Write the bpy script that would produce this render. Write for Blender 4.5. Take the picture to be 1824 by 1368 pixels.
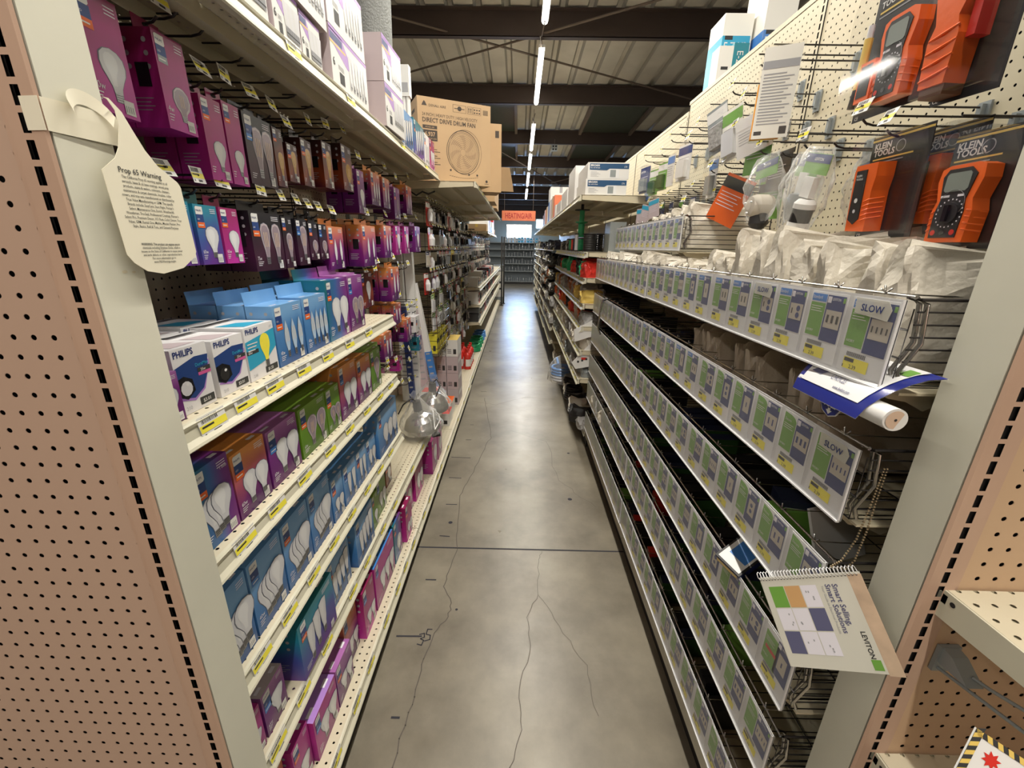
import bpy, math, random
from mathutils import Vector, Matrix
R = math.radians
rnd = random.Random(7)
C = bpy.context.scene.collection
for o in list(bpy.data.objects): bpy.data.objects.remove(o)

# ---------------------------------------------------------------- camera
H = 1.5
pit, yaw, rol = R(18.118), R(.6296), R(.955)
fwd = Vector((-math.sin(yaw)*math.cos(pit), math.cos(yaw)*math.cos(pit), -math.sin(pit)))
rt = Vector((math.cos(yaw), math.sin(yaw), 0)); up = rt.cross(fwd)
r2 = rt*math.cos(rol)+up*math.sin(rol); u2 = -rt*math.sin(rol)+up*math.cos(rol)
cd = bpy.data.cameras.new('camera'); cam = bpy.data.objects.new('camera', cd); C.objects.link(cam)
M = Matrix((r2, u2, -fwd)).transposed().to_4x4(); M.translation = (0, 0, H); cam.matrix_world = M
cd.sensor_fit = 'HORIZONTAL'; cd.sensor_width = 36; cd.lens = 746.3/1824*36; cd.clip_start = .02
bpy.context.scene.camera = cam
# ---------------------------------------------------------------- world, exposure, big lights
sc = bpy.context.scene
sc.view_settings.view_transform = 'Standard'; sc.view_settings.look = 'None'
sc.view_settings.gamma = 1; sc.view_settings.use_curve_mapping = False
sc.view_settings.exposure = 0.34
w = bpy.data.worlds.new('world'); sc.world = w; w.use_nodes = True
w.node_tree.nodes['Background'].inputs[0].default_value = (.95, .9, .82, 1)
w.node_tree.nodes['Background'].inputs[1].default_value = .09
def area(name, loc, rot, sx, sy, e, col):
    l = bpy.data.lights.new(name, 'AREA'); l.shape = 'RECTANGLE'; l.size = sx; l.size_y = sy; l.energy = e; l.color = col
    o = bpy.data.objects.new(name, l); C.objects.link(o); o.location = loc; o.rotation_euler = rot; return o
area('storefront_light', (0.0, -3.2, 2.2), (R(82), 0, 0), 3.5, 1.6, 13, (1, .62, .42))
area('window_daylight', (0, 18.9, 2.15), (R(-80), 0, 0), 1.1, .6, 60, (.36, .58, 1))
def zc(y): return H + 2.43 - .042*y          # height of the beam undersides of the sloping roof
LAMPS = [(-2.9, -1.2), (-.8, .9), (1.3, 3.0), (3.4, 5.08), (5.6, 7.24), (8.2, 9.85), (10.2, 11.65), (12.1, 13.86), (14.5, 16.4)]
for ya, yb in LAMPS[:9]:
    ym = (ya+yb)/2
    for xx, e in ((.21, 46), (-2.6, 22), (2.9, 22)):
        if xx == .21 or ya < 9: area('strip_lamp_light', (xx, ym, zc(ym)-.12), (0, 0, 0), .08, yb-ya, e, (1, .95, .85))

# ---------------------------------------------------------------- materials
MT = {}
def mat(n, col=(.5, .5, .5), rough=.5, metal=0, emit=0, trans=None, bump=0, bs=60, spec=.5, var=0, vs=8, clear=False):
    if n in MT: return MT[n]
    m = bpy.data.materials.new(n); m.use_nodes = True; MT[n] = m
    nt = m.node_tree; b = nt.nodes['Principled BSDF']
    b.inputs['Base Color'].default_value = (*col, 1); b.inputs['Roughness'].default_value = rough
    b.inputs['Metallic'].default_value = metal; b.inputs['Specular IOR Level'].default_value = spec
    if emit: b.inputs['Emission Color'].default_value = (*col, 1); b.inputs['Emission Strength'].default_value = emit
    if bump or var:
        tc = nt.nodes.new('ShaderNodeTexCoord')
    if var:
        nz = nt.nodes.new('ShaderNodeTexNoise'); nz.inputs['Scale'].default_value = vs; nz.inputs['Detail'].default_value = 5
        nt.links.new(tc.outputs['Object'], nz.inputs['Vector'])
        rp = nt.nodes.new('ShaderNodeValToRGB'); e = rp.color_ramp.elements
        e[0].position = .3; e[1].position = .7
        e[0].color = (*[c*(1-var) for c in col], 1); e[1].color = (*[min(1, c*(1+var)) for c in col], 1)
        nt.links.new(nz.outputs[0], rp.inputs[0]); nt.links.new(rp.outputs[0], b.inputs['Base Color'])
    if bump:
        nb = nt.nodes.new('ShaderNodeTexNoise'); nb.inputs['Scale'].default_value = bs; nb.inputs['Detail'].default_value = 3
        nt.links.new(tc.outputs['Object'], nb.inputs['Vector'])
        bp = nt.nodes.new('ShaderNodeBump'); bp.inputs['Strength'].default_value = bump; bp.inputs['Distance'].default_value = .01
        nt.links.new(nb.outputs[0], bp.inputs['Height']); nt.links.new(bp.outputs[0], b.inputs['Normal'])
    if trans is not None:
        t = nt.nodes.new('ShaderNodeBsdfTransparent'); mx = nt.nodes.new('ShaderNodeMixShader')
        fr = nt.nodes.new('ShaderNodeLayerWeight'); fr.inputs[0].default_value = .5
        pw = nt.nodes.new('ShaderNodeMath'); pw.operation = 'POWER'; pw.inputs[1].default_value = 3.5
        ad = nt.nodes.new('ShaderNodeMath'); ad.operation = 'MULTIPLY_ADD'; ad.inputs[1].default_value = .55; ad.inputs[2].default_value = trans; ad.use_clamp = True
        nt.links.new(fr.outputs['Facing'], pw.inputs[0]); nt.links.new(pw.outputs[0], ad.inputs[0]); nt.links.new(ad.outputs[0], mx.inputs[0])
        sh = b
        if clear:
            sh = nt.nodes.new('ShaderNodeBsdfGlossy'); sh.inputs['Roughness'].default_value = rough; sh.inputs[0].default_value = (*col, 1)
            if bump: nt.links.new(bp.outputs[0], sh.inputs['Normal'])
        nt.links.new(t.outputs[0], mx.inputs[1]); nt.links.new(sh.outputs[0], mx.inputs[2])
        nt.links.new(mx.outputs[0], nt.nodes['Material Output'].inputs[0])
    return m
def grad(n, stops, axis='Z', rough=.32):
    """printed carton: a colour ramp laid over the carton's own height or width, with a soft printed cloud"""
    if n in MT: return MT[n]
    m = bpy.data.materials.new(n); m.use_nodes = True; MT[n] = m
    nt = m.node_tree; b = nt.nodes['Principled BSDF']; b.inputs['Roughness'].default_value = rough
    tc = nt.nodes.new('ShaderNodeTexCoord'); sx = nt.nodes.new('ShaderNodeSeparateXYZ')
    nt.links.new(tc.outputs['Generated'], sx.inputs[0])
    nz = nt.nodes.new('ShaderNodeTexNoise'); nz.inputs['Scale'].default_value = 1.6; nz.inputs['Detail'].default_value = 1
    nt.links.new(tc.outputs['Generated'], nz.inputs['Vector'])
    a = nt.nodes.new('ShaderNodeMath'); a.operation = 'MULTIPLY_ADD'; a.inputs[1].default_value = .55; a.inputs[2].default_value = -.27
    nt.links.new(nz.outputs[0], a.inputs[0])
    s = nt.nodes.new('ShaderNodeMath'); s.operation = 'ADD'
    nt.links.new(a.outputs[0], s.inputs[0])
    if axis == 'D':
        q = nt.nodes.new('ShaderNodeMath'); q.operation = 'MULTIPLY_ADD'; q.inputs[1].default_value = .5
        q2 = nt.nodes.new('ShaderNodeMath'); q2.operation = 'MULTIPLY'; q2.inputs[1].default_value = .5
        nt.links.new(sx.outputs['Y'], q2.inputs[0]); nt.links.new(sx.outputs['Z'], q.inputs[0]); nt.links.new(q2.outputs[0], q.inputs[2])
        nt.links.new(q.outputs[0], s.inputs[1])
    else: nt.links.new(sx.outputs[axis], s.inputs[1])
    rp = nt.nodes.new('ShaderNodeValToRGB'); els = rp.color_ramp.elements
    while len(els) < len(stops): els.new(.5)
    for e, (p, c) in zip(els, stops): e.position = p; e.color = (*c, 1)
    nt.links.new(s.outputs[0], rp.inputs[0]); nt.links.new(rp.outputs[0], b.inputs['Base Color'])
    return m
def pegmat(n, col, u, v, r=.13, pu=.0254, pv=.0254, rough=.45, ou=0., ov=0.):
    """sheet metal punched with a grid of holes (real openings) in the plane of axes u, v"""
    if n in MT: return MT[n]
    m = bpy.data.materials.new(n); m.use_nodes = True; MT[n] = m
    nt = m.node_tree; b = nt.nodes['Principled BSDF']; b.inputs['Base Color'].default_value = (*col, 1); b.inputs['Roughness'].default_value = rough
    tc = nt.nodes.new('ShaderNodeTexCoord'); sx = nt.nodes.new('ShaderNodeSeparateXYZ'); nt.links.new(tc.outputs['Object'], sx.inputs[0])
    outs = []
    for ax, p, of in ((u, pu, ou), (v, pv, ov)):
        a = nt.nodes.new('ShaderNodeMath'); a.operation = 'MULTIPLY_ADD'; a.inputs[1].default_value = 1/p; a.inputs[2].default_value = of+.001
        f = nt.nodes.new('ShaderNodeMath'); f.operation = 'FRACT'; s = nt.nodes.new('ShaderNodeMath'); s.operation = 'SUBTRACT'; s.inputs[1].default_value = .5
        k = nt.nodes.new('ShaderNodeMath'); k.operation = 'MULTIPLY'; k.inputs[1].default_value = p/.0254
        q = nt.nodes.new('ShaderNodeMath'); q.operation = 'POWER'; q.inputs[1].default_value = 2
        ab = nt.nodes.new('ShaderNodeMath'); ab.operation = 'ABSOLUTE'
        nt.links.new(sx.outputs[ax], a.inputs[0]); nt.links.new(a.outputs[0], f.inputs[0]); nt.links.new(f.outputs[0], s.inputs[0])
        nt.links.new(s.outputs[0], ab.inputs[0]); nt.links.new(ab.outputs[0], k.inputs[0]); nt.links.new(k.outputs[0], q.inputs[0]); outs.append(q)
    s = nt.nodes.new('ShaderNodeMath'); s.operation = 'ADD'; nt.links.new(outs[0].outputs[0], s.inputs[0]); nt.links.new(outs[1].outputs[0], s.inputs[1])
    lt = nt.nodes.new('ShaderNodeMath'); lt.operation = 'LESS_THAN'; lt.inputs[1].default_value = r*r; nt.links.new(s.outputs[0], lt.inputs[0])
    t = nt.nodes.new('ShaderNodeBsdfTransparent'); mx = nt.nodes.new('ShaderNodeMixShader')
    nt.links.new(lt.outputs[0], mx.inputs[0]); nt.links.new(b.outputs[0], mx.inputs[1]); nt.links.new(t.outputs[0], mx.inputs[2])
    nt.links.new(mx.outputs[0], nt.nodes['Material Output'].inputs[0])
    return m
BEI = (.60, .535, .385)
mat('beige', BEI, .38, var=.05, vs=5); mat('beige_light', (.58, .55, .43), .4, var=.05, vs=7)
mat('tan', (.50, .335, .245), .45, var=.05, vs=6)  # end panel metal with some of the warm front light painted in
pegmat('peg_yz', BEI, 'Y', 'Z', .125); pegmat('peg_xz', (.50, .345, .26), 'X', 'Z', .14); pegmat('peg_xz_r', (.54, .37, .235), 'X', 'Z', .14)  # peg_xz and peg_xz_r also hold warm front light in their colour
pegmat('perf_deck', (.58, .52, .385), 'X', 'Y', .135)
mat('dark_void', (.012, .01, .01), .9); mat('black', (.015, .014, .014), .45); mat('black_gloss', (.012, .012, .014), .15)  # dark_void: near-black painted in for the shade inside holes and hollows
mat('white', (.72, .71, .69), .4); mat('paper', (.80, .78, .72), .6); mat('white_gloss', (.76, .76, .77), .2)
mat('chrome', (.55, .53, .5), .22, 1); mat('wire_dark', (.05, .045, .045), .3, .6); mat('alu', (.75, .74, .72), .18, 1, bump=.25, bs=30)
mat('clearblue', (.42, .55, .72), .2); mat('cover_plate', (.66, .645, .54), .42, var=.04, vs=6); mat('outline', (.16, .17, .22), .4); mat('screwbase', (.3, .3, .32), .3, .8); mat('frost', (.62, .62, .65), .35); mat('clearbulb', (.5, .42, .45), .2); mat('clear_in', (.30, .24, .28), .2); mat('filament', (.85, .6, .3), .4)
mat('amberbulb', (.55, .33, .1), .2)
mat('logo_blue', (.01, .03, .16), .4); mat('band_blue', (.015, .05, .2), .35); mat('sky', (.05, .2, .55), .35); mat('orange', (.75, .13, .02), .4)
mat('yellow', (.85, .75, .06), .5); mat('ink', (.03, .03, .03), .6); mat('grey_text', (.35, .35, .37), .6); mat('text_light', (.75, .72, .78), .5)
mat('green', (.16, .36, .06), .45); mat('navy', (.02, .04, .17), .4); mat('plate', (.52, .47, .40), .5); mat('cyan', (.03, .35, .55), .4); mat('teal', (.01, .22, .28), .4)
mat('red', (.6, .03, .02), .35); mat('klein_orange', (.82, .13, .015), .3, bump=.05, bs=90); mat('klein_black', (.02, .02, .022), .35); mat('lcd', (.22, .25, .23), .25)
mat('cardboard', (.50, .34, .19), .75, var=.06, vs=4); mat('cardboard_dark', (.42, .28, .16), .75); mat('print_brown', (.06, .045, .035), .7)
mat('lilac', (.50, .42, .44), .5); mat('lilac_print', (.38, .2, .55), .4); mat('pinkcard', (.6, .1, .3), .4); mat('gold', (.7, .5, .12), .4)
mat('beam', (.055, .038, .032), .6, var=.12, vs=2); mat('roof_deck', (.55, .53, .47), .55, var=.10, vs=3); mat('roof_deck_shade', (.36, .35, .31), .55)  # slanted rib flanks get a darker deck colour, shade painted in
mat('skylight', (.045, .055, .04), .35, bump=.3, bs=40); mat('rod', (.12, .09, .07), .6)
mat('lamp_on', (1, .97, .88), .4, emit=9); mat('steel_grey', (.30, .33, .34), .4, .3); mat('far_shelf', (.25, .29, .32), .45); mat('wall_paint', (.42, .45, .40), .7)
mat('window_sky', (.66, .83, 1), .5, emit=9); mat('duct', (.5, .53, .56), .28, .9); mat('sign_red', (.62, .16, .07), .6, var=.1, vs=9); mat('sign_ink', (.35, .02, .02), .6)
mat('plastic_clear', (.9, .9, .9), .07, trans=.035, clear=True); mat('bag_clear', (.85, .85, .83), .12, trans=.16, bump=.6, bs=35)
mat('strip_haze', (.62, .60, .57), .3, trans=.13)  # clear cover; glare put in as grey haze, stronger at grazing view
mat('amber_tool', (.85, .36, .02), .35); mat('bag_white', (.62, .575, .49), .45, bump=.5, bs=45); mat('bag_tan', (.50, .42, .32), .5, bump=.4, bs=45); mat('bag_grey', (.33, .32, .31), .35, bump=.6, bs=50)
mat('copper', (.45, .17, .08), .3, .6); mat('wire_green', (.02, .3, .12), .35); mat('blue_bag', (.08, .25, .6), .3); mat('hose_grey', (.4, .4, .4), .4)
mat('dark_green', (.03, .09, .02), .4); mat('dark_navy', (.015, .02, .05), .4); mat('woven', (.26, .27, .26), .8, bump=.8, bs=120); mat('brown', (.14, .06, .03), .4); mat('purple', (.12, .02, .14), .35)
mat('wood_end', (.62, .45, .33), .6); mat('marker', (.02, .02, .03), .8); mat('skin_print', (.6, .35, .15), .5); mat('notebook_page', (.62, .60, .52), .55); mat('note_edge', (.55, .40, .28), .6, var=.15, vs=30)
PU = (.10, .012, .11); MG = (.40, .02, .20)
grad('c_blue', [(.0, (.015, .07, .24)), (.45, (.06, .20, .46)), (.7, (.18, .38, .66)), (1, (.10, .27, .56))])
grad('c_magenta', [(0, (.50, .03, .33)), (.5, (.36, .02, .17)), (1, (.22, .01, .06))])
grad('c_magenta2', [(0, (.20, .01, .14)), (.5, (.42, .03, .25)), (1, (.38, .02, .2))])
grad('c_purple', [(0, (.09, .01, .10)), (.55, (.16, .02, .19)), (1, (.42, .16, .42))])
grad('c_orange', [(0, (.06, .006, .09)), (.35, (.16, .012, .15)), (.62, (.5, .12, .12)), (.85, (.7, .28, .07)), (1, (.68, .26, .06))])
grad('c_black', [(0, (.03, .006, .02)), (.35, (.05, .012, .035)), (.6, (.012, .01, .014)), (1, (.012, .01, .014))])
grad('c_green', [(0, (.05, .13, .005)), (.5, (.11, .24, .015)), (1, (.22, .38, .05))])
grad('c_teal', [(0, (.12, .03, .25)), (.4, (.05, .08, .32)), (.7, (.02, .22, .33)), (1, (.02, .14, .14))])
grad('c_tealpurple', [(0, (.01, .15, .2)), (.4, (.04, .12, .35)), (.75, (.16, .03, .22)), (1, (.2, .03, .2))], 'Y')
grad('c_amber', [(0, (.08, .01, .03)), (.3, (.25, .05, .015)), (.6, (.05, .012, .01)), (1, (.015, .008, .008))])
grad('c_white', [(0, (.72, .7, .72)), (1, (.80, .79, .80))])
STY = {'blue': 'c_blue', 'magenta': 'c_magenta', 'magenta2': 'c_magenta2', 'purple': 'c_purple', 'orange': 'c_orange', 'black': 'c_black', 'green': 'c_green', 'teal': 'c_teal', 'tealpurple': 'c_tealpurple', 'amber': 'c_amber', 'white': 'c_white'}
# concrete floor
m = mat('concrete', (.3, .28, .24), .3); nt = m.node_tree; b = nt.nodes['Principled BSDF']
tc = nt.nodes.new('ShaderNodeTexCoord')
n1 = nt.nodes.new('ShaderNodeTexNoise'); n1.inputs['Scale'].default_value = 1.7; n1.inputs['Detail'].default_value = 9; n1.inputs['Roughness'].default_value = .62
nt.links.new(tc.outputs['Object'], n1.inputs['Vector'])
rp = nt.nodes.new('ShaderNodeValToRGB'); e = rp.color_ramp.elements; e[0].position = .32; e[1].position = .72
e[0].color = (.115, .098, .072, 1); e[1].color = (.30, .265, .20, 1)
nt.links.new(n1.outputs[0], rp.inputs[0]); nt.links.new(rp.outputs[0], b.inputs['Base Color'])
n2 = nt.nodes.new('ShaderNodeTexNoise'); n2.inputs['Scale'].default_value = 9; n2.inputs['Detail'].default_value = 6
nt.links.new(tc.outputs['Object'], n2.inputs['Vector'])
r3 = nt.nodes.new('ShaderNodeMapRange'); r3.inputs[3].default_value = .22; r3.inputs[4].default_value = .42
nt.links.new(n2.outputs[0], r3.inputs[0]); nt.links.new(r3.outputs[0], b.inputs['Roughness'])

# ---------------------------------------------------------------- mesh builder
_tx = {}
def text_geo(s, bold=.0):
    k = (s, bold)
    if k in _tx: return _tx[k]
    cu = bpy.data.curves.new('t', 'FONT'); cu.body = s; cu.size = 1; cu.resolution_u = 2; cu.offset = bold; cu.fill_mode = 'FRONT'
    o = bpy.data.objects.new('t', cu); me = o.to_mesh()
    vs = [(v.co.x, v.co.y) for v in me.vertices]; fs = [tuple(p.vertices) for p in me.polygons]
    o.to_mesh_clear(); bpy.data.objects.remove(o); bpy.data.curves.remove(cu)
    if vs:
        x0 = min(v[0] for v in vs); x1 = max(v[0] for v in vs)
        vs = [(v[0]-x0, v[1]) for v in vs]; wd = x1-x0
    else: wd = 0
    _tx[k] = (vs, fs, wd); return _tx[k]
class MB:
    def __init__(s): s.v = []; s.f = []; s.m = []; s.mats = []; s.sm = []
    def mi(s, n):
        if n not in s.mats: s.mats.append(n)
        return s.mats.index(n)
    def face(s, pts, m, smooth=False):
        i = len(s.v); s.v += [tuple(p) for p in pts]; s.f.append(tuple(range(i, i+len(pts)))); s.m.append(s.mi(m)); s.sm.append(smooth)
    def box(s, x0, y0, z0, x1, y1, z1, m, top=None, left=None):
        i = len(s.v)
        s.v += [(x0, y0, z0), (x1, y0, z0), (x1, y1, z0), (x0, y1, z0), (x0, y0, z1), (x1, y0, z1), (x1, y1, z1), (x0, y1, z1)]
        k = s.mi(m)
        for j, q in enumerate(((3, 2, 1, 0), (4, 5, 6, 7), (0, 1, 5, 4), (1, 2, 6, 5), (2, 3, 7, 6), (3, 0, 4, 7))):
            s.f.append(tuple(i+a for a in q)); s.sm.append(False)
            s.m.append(s.mi(top) if (j == 1 and top) else s.mi(left) if (j == 2 and left) else k)
    def grid(s, P, m, smooth=True, wrapu=False):
        """P[i][j] points"""
        i0 = len(s.v); a = len(P); b_ = len(P[0]); k = s.mi(m)
        for r in P: s.v += [tuple(p) for p in r]
        for i in range(a if wrapu else a-1):
            for j in range(b_-1):
                i2 = (i+1) % a
                s.f.append((i0+i*b_+j, i0+i2*b_+j, i0+i2*b_+j+1, i0+i*b_+j+1)); s.m.append(k); s.sm.append(smooth)
    def tube(s, path, r, m, n=6, closed=False):
        path = [Vector(p) for p in path]; P = []
        L = len(path)
        for i, p in enumerate(path):
            a = path[i-1] if (i > 0 or closed) else p; b_ = path[(i+1) % L] if (i < L-1 or closed) else p
            d = (b_-a).normalized(); q = Vector((0, 0, 1)) if abs(d.z) < .9 else Vector((1, 0, 0))
            u = d.cross(q).normalized(); v = d.cross(u)
            P.append([p+u*(r*math.cos(2*math.pi*k/n))+v*(r*math.sin(2*math.pi*k/n)) for k in range(n+1)])
        if closed: P.append(P[0])
        s.grid(P, m)
        if not closed: s.face(P[0][:-1], m); s.face(P[-1][:-1][::-1], m)
    def lathe(s, prof, m, c=(0, 0, 0), n=20, axis='Z', ms=None):
        for a in range(len(prof)-1):
            P = []
            for k in range(n+1):
                t = 2*math.pi*k/n; row = []
                for (r, h) in (prof[a], prof[a+1]):
                    x, y, z = r*math.cos(t), r*math.sin(t), h
                    if axis == 'X': x, y, z = z, x, y
                    elif axis == 'Y': x, y, z = y, z, x
                    row.append((c[0]+x, c[1]+y, c[2]+z))
                P.append(row)
            s.grid(P, ms[a] if ms else m)
    def text(s, t, fn, u, v, size, m, align='L', bold=0., sx=1.):
        vs, fs, wd = text_geo(t, bold)
        off = 0 if align == 'L' else (-wd*size*sx/2 if align == 'C' else -wd*size*sx)
        i = len(s.v); k = s.mi(m)
        s.v += [tuple(fn(u+off+a*size*sx, v+b_*size)) for a, b_ in vs]
        for f in fs: s.f.append(tuple(i+a for a in f)); s.m.append(k); s.sm.append(False)
    def rect(s, fn, u0, v0, u1, v1, m): s.face([fn(u0, v0), fn(u1, v0), fn(u1, v1), fn(u0, v1)], m)
    def disc(s, fn, u, v, r, m, n=16, ry=None):
        ry = ry or r; s.face([fn(u+r*math.cos(2*math.pi*k/n), v+ry*math.sin(2*math.pi*k/n)) for k in range(n)], m)
    def prism(s, pts, fn, h, m):
        """pts polygon in (u,v), fn(u,v,w) -> point; thickness h along w"""
        s.face([fn(u, v, h) for u, v in pts], m); s.face([fn(u, v, 0) for u, v in pts][::-1], m)
        for i in range(len(pts)):
            a, b_ = pts[i], pts[(i+1) % len(pts)]
            s.face([fn(*a, 0), fn(*b_, 0), fn(*b_, h), fn(*a, h)], m)
    def mesh(s, name):
        me = bpy.data.meshes.new(name); me.from_pydata(s.v, [], s.f)
        for n in s.mats: me.materials.append(MT[n])
        me.polygons.foreach_set('material_index', s.m); me.polygons.foreach_set('use_smooth', s.sm); me.update()
        return me
    def build(s, name, parent=None, loc=None, rz=0):
        return link(name, s.mesh(name), parent, loc, rz)
def link(name, me, parent=None, loc=None, rz=0):
    o = bpy.data.objects.new(name, me); C.objects.link(o)
    if parent: o.parent = parent
    if loc: o.location = loc
    if rz: o.rotation_euler.z = rz
    return o
def tag(o, label, cat, group=None, kind=None):
    if kind: o['kind'] = kind
    if label: o['label'] = label
    if cat: o['category'] = cat
    if group: o['group'] = group
    return o
def thing(name, label, cat, loc=(0, 0, 0), group=None, rz=0):
    o = bpy.data.objects.new(name, None); o.empty_display_size = .05; C.objects.link(o); o.location = loc; o.rotation_euler.z = rz
    return tag(o, label, cat, group)
def dup(o, loc, label, group=None, rot=None):
    c = o.copy(); C.objects.link(c); c.location = loc; c['label'] = label
    if group: c['group'] = group
    if rot: c.rotation_euler = rot
    for ch in list(o.children):
        d = ch.copy(); C.objects.link(d); d.parent = c
        for g in ch.children:
            e2 = g.copy(); C.objects.link(e2); e2.parent = d
    return c
def struct(o): o['kind'] = 'structure'; return o
ORD = ['first', 'second', 'third', 'fourth', 'fifth', 'sixth', 'seventh', 'eighth', 'ninth', 'tenth', 'eleventh', 'twelfth', 'thirteenth', 'fourteenth', 'fifteenth', 'sixteenth', 'seventeenth', 'eighteenth', 'nineteenth', 'twentieth', 'twenty-first', 'twenty-second', 'twenty-third', 'twenty-fourth', 'twenty-fifth', 'twenty-sixth', 'twenty-seventh', 'twenty-eighth', 'twenty-ninth', 'thirtieth', 'thirty-first', 'thirty-second', 'thirty-third', 'thirty-fourth']
EOF_MARK = 0

# ================================================================ THE SETTING
fl = MB(); fl.box(-7, -4, -.1, 7, 19.6, 0, 'concrete')
def strip(mb, pts, wd, m, z=.0008):
    for (a, b_) in zip(pts[:-1], pts[1:]):
        a = Vector(a); b_ = Vector(b_); d = (b_-a).normalized(); n = Vector((-d.y, d.x))*wd/2
        a = a-d*wd*.3; b_ = b_+d*wd*.3
        mb.face([(a.x-n.x, a.y-n.y, z), (b_.x-n.x, b_.y-n.y, z), (b_.x+n.x, b_.y+n.y, z), (a.x+n.x, a.y+n.y, z)], m)
mat('crack', (.10, .085, .07), .8)
def crack(pts, wd=.0035, seg=9, amp=.012):
    out = []
    for a, b_ in zip(pts[:-1], pts[1:]):
        for k in range(seg):
            t = k/seg; out.append((a[0]+(b_[0]-a[0])*t+rnd.uniform(-amp, amp)*(k > 0), a[1]+(b_[1]-a[1])*t))
    out.append(pts[-1]); strip(fl, out, wd, 'crack')
strip(fl, [(-.52, 1.810), (.59, 1.812)], .009, 'marker')
crack([(-.328, 4.094), (-.288, 3.815), (-.211, 3.272), (-.198, 3.151), (-.233, 3.014), (-.266, 2.731), (-.314, 2.446), (-.343, 2.292), (-.31, 1.95), (-.289, 1.8), (-.311, 1.635), (-.318, 1.547), (-.268, 1.455), (-.27, 1.381), (-.314, 1.301), (-.333, 1.188), (-.334, 1.098), (-.342, .994), (-.351, .835), (-.36, .6)], .004, 4, .006)
crack([(.15, 1.80), (.131, 1.726), (.117, 1.511), (.064, 1.389), (.077, 1.257), (.032, 1.079), (.041, .951), (.003, .845), (-.01, .6)], .0022, 5, .006)
crack([(.117, 1.511), (.2, 1.35), (.29, 1.18), (.3, 1.0)], .0018, 5, .01); crack([(-.45, 4.0), (-.2, 3.9), (.1, 4.15), (.4, 4.1)], .003, 6, .02)
crack([(.5, 2.2), (.3, 2.5), (.25, 3.1), (-.05, 3.3)], .002, 6, .015)
for a, b_ in (((-.472, 2.796), (-.332, 2.791)), ((-.444, 2.507), (-.363, 2.502)), ((-.413, 2.196), (-.349, 2.196)), ((-.399, 1.903), (-.347, 1.899)), ((-.408, 1.587), (-.362, 1.587)), ((-.462, 1.283), (-.363, 1.285)), ((-.394, .977), (-.369, .977)), ((-.400, 3.095), (-.36, 3.097)), ((-.398, 3.398), (-.371, 3.399)), ((-.384, 4.293), (-.324, 4.297))):
    strip(fl, [a, b_], .007, 'marker')
for sx_, o_ in ((0, 0), (1, .024)):   # the pen-written 35
    pts = [(0, .04), (.018, .045), (.022, .03), (.008, .024), (.022, .018), (.018, 0), (0, .004)] if not sx_ else [(.022, .045), (.004, .045), (.002, .026), (.02, .022), (.022, .006), (.002, 0)]
    strip(fl, [(-.372+o_+x, 1.245+y*1.2+o_*.8) for x, y in pts], .0045, 'marker')
for x, y, r in ((-.36, 2.02, .012), (-.24, 1.42, .006), (.41, 2.9, .01), (.35, 2.28, .014)):
    fl.disc(lambda u, v: (u, v, .0008), x, y, r, 'marker', 10)
struct(fl.build('floor'))
rf = MB(); sl = -.042
P0 = []
x = -7.0
prof = []
while x < 7:
    prof += [(x, 0, 0), (x+.05, 0, 1), (x+.075, .045, 1), (x+.125, .045, 1), (x+.15, 0, 1)]; x += .305
prof.append((7.1, 0, 0))
for (a, za, k), (b_, zb, k2) in zip(prof[:-1], prof[1:]):
    rf.face([(a, -4, zc(-4)+.25+za), (b_, -4, zc(-4)+.25+zb), (b_, 19.6, zc(19.6)+.25+zb), (a, 19.6, zc(19.6)+.25+za)], 'roof_deck_shade' if (za != zb) else 'roof_deck')
struct(rf.build('ceiling'))
for i, (yb) in enumerate((-1.2, .95, 3.1, 5.56, 7.53, 9.72, 11.85, 14.1, 15.85, 17.25, 18.6)):
    z = zc(yb); b = MB()
    b.box(-7, yb-.004, z, 7, yb+.004, z+.235, 'beam'); b.box(-7, yb-.004, z, 7, yb+.075, z+.006, 'beam'); b.box(-7, yb-.075, z+.229, 7, yb+.004, z+.235, 'beam')
    o = b.build('trim_%d' % (i+1)); struct(o)
def ceil_item(n, x0, y0, x1, y1, dz, th, m):
    b = MB(); v = []
    for (x, y) in ((x0, y0), (x1, y0), (x1, y1), (x0, y1)): v.append((x, y, zc(y)+dz))
    b.prism([(0, 0), (1, 0), (1, 1), (0, 1)], lambda u, q, h: (x0+(x1-x0)*u, y0+(y1-y0)*q, zc(y0+(y1-y0)*q)+dz+h), th, m); return b
k = 20
for (x0, x1, y0, y1) in ((-.62, -.13, 7.62, 9.62), (1.2, 2.15, 7.62, 9.62), (-.62, -.13, 9.82, 11.75), (1.2, 2.1, 9.82, 11.75), (-2.6, -1.7, 7.62, 9.62), (-2.6, -1.7, 9.82, 11.75)):
    b = ceil_item('s', x0, y0, x1, y1, .19, .02, 'skylight')
    k += 1; o = b.build('trim_%d' % k); struct(o)
    f_ = MB()
    for (a0, a1, c0, c1) in ((x0-.05, x0, y0, y1), (x1, x1+.05, y0, y1)):
        f_.prism([(0, 0), (1, 0), (1, 1), (0, 1)], lambda u, q, h: (a0+(a1-a0)*u, c0+(c1-c0)*q, zc(c0+(c1-c0)*q)+.14+h), .08, 'rod')
    k += 1; struct(f_.build('trim_%d' % k))
def rodt(a, b_, r, label):
    m_ = MB(); m_.tube([a, b_], r, 'rod', 8); return tag(m_.build('bracing_rod'), label, 'rod')
rodt((-2.6, 4.65, zc(4.65)+.05), (5.4, 8.8, zc(8.8)+.0), .012, 'brown steel bracing rod falling to the right across the first ceiling bay')
rodt((-2.9, 7.25, zc(7.3)-.02), (3.6, 3.75, zc(3.75)+.1), .012, 'brown steel bracing rod rising to the right across the first ceiling bay')
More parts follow.
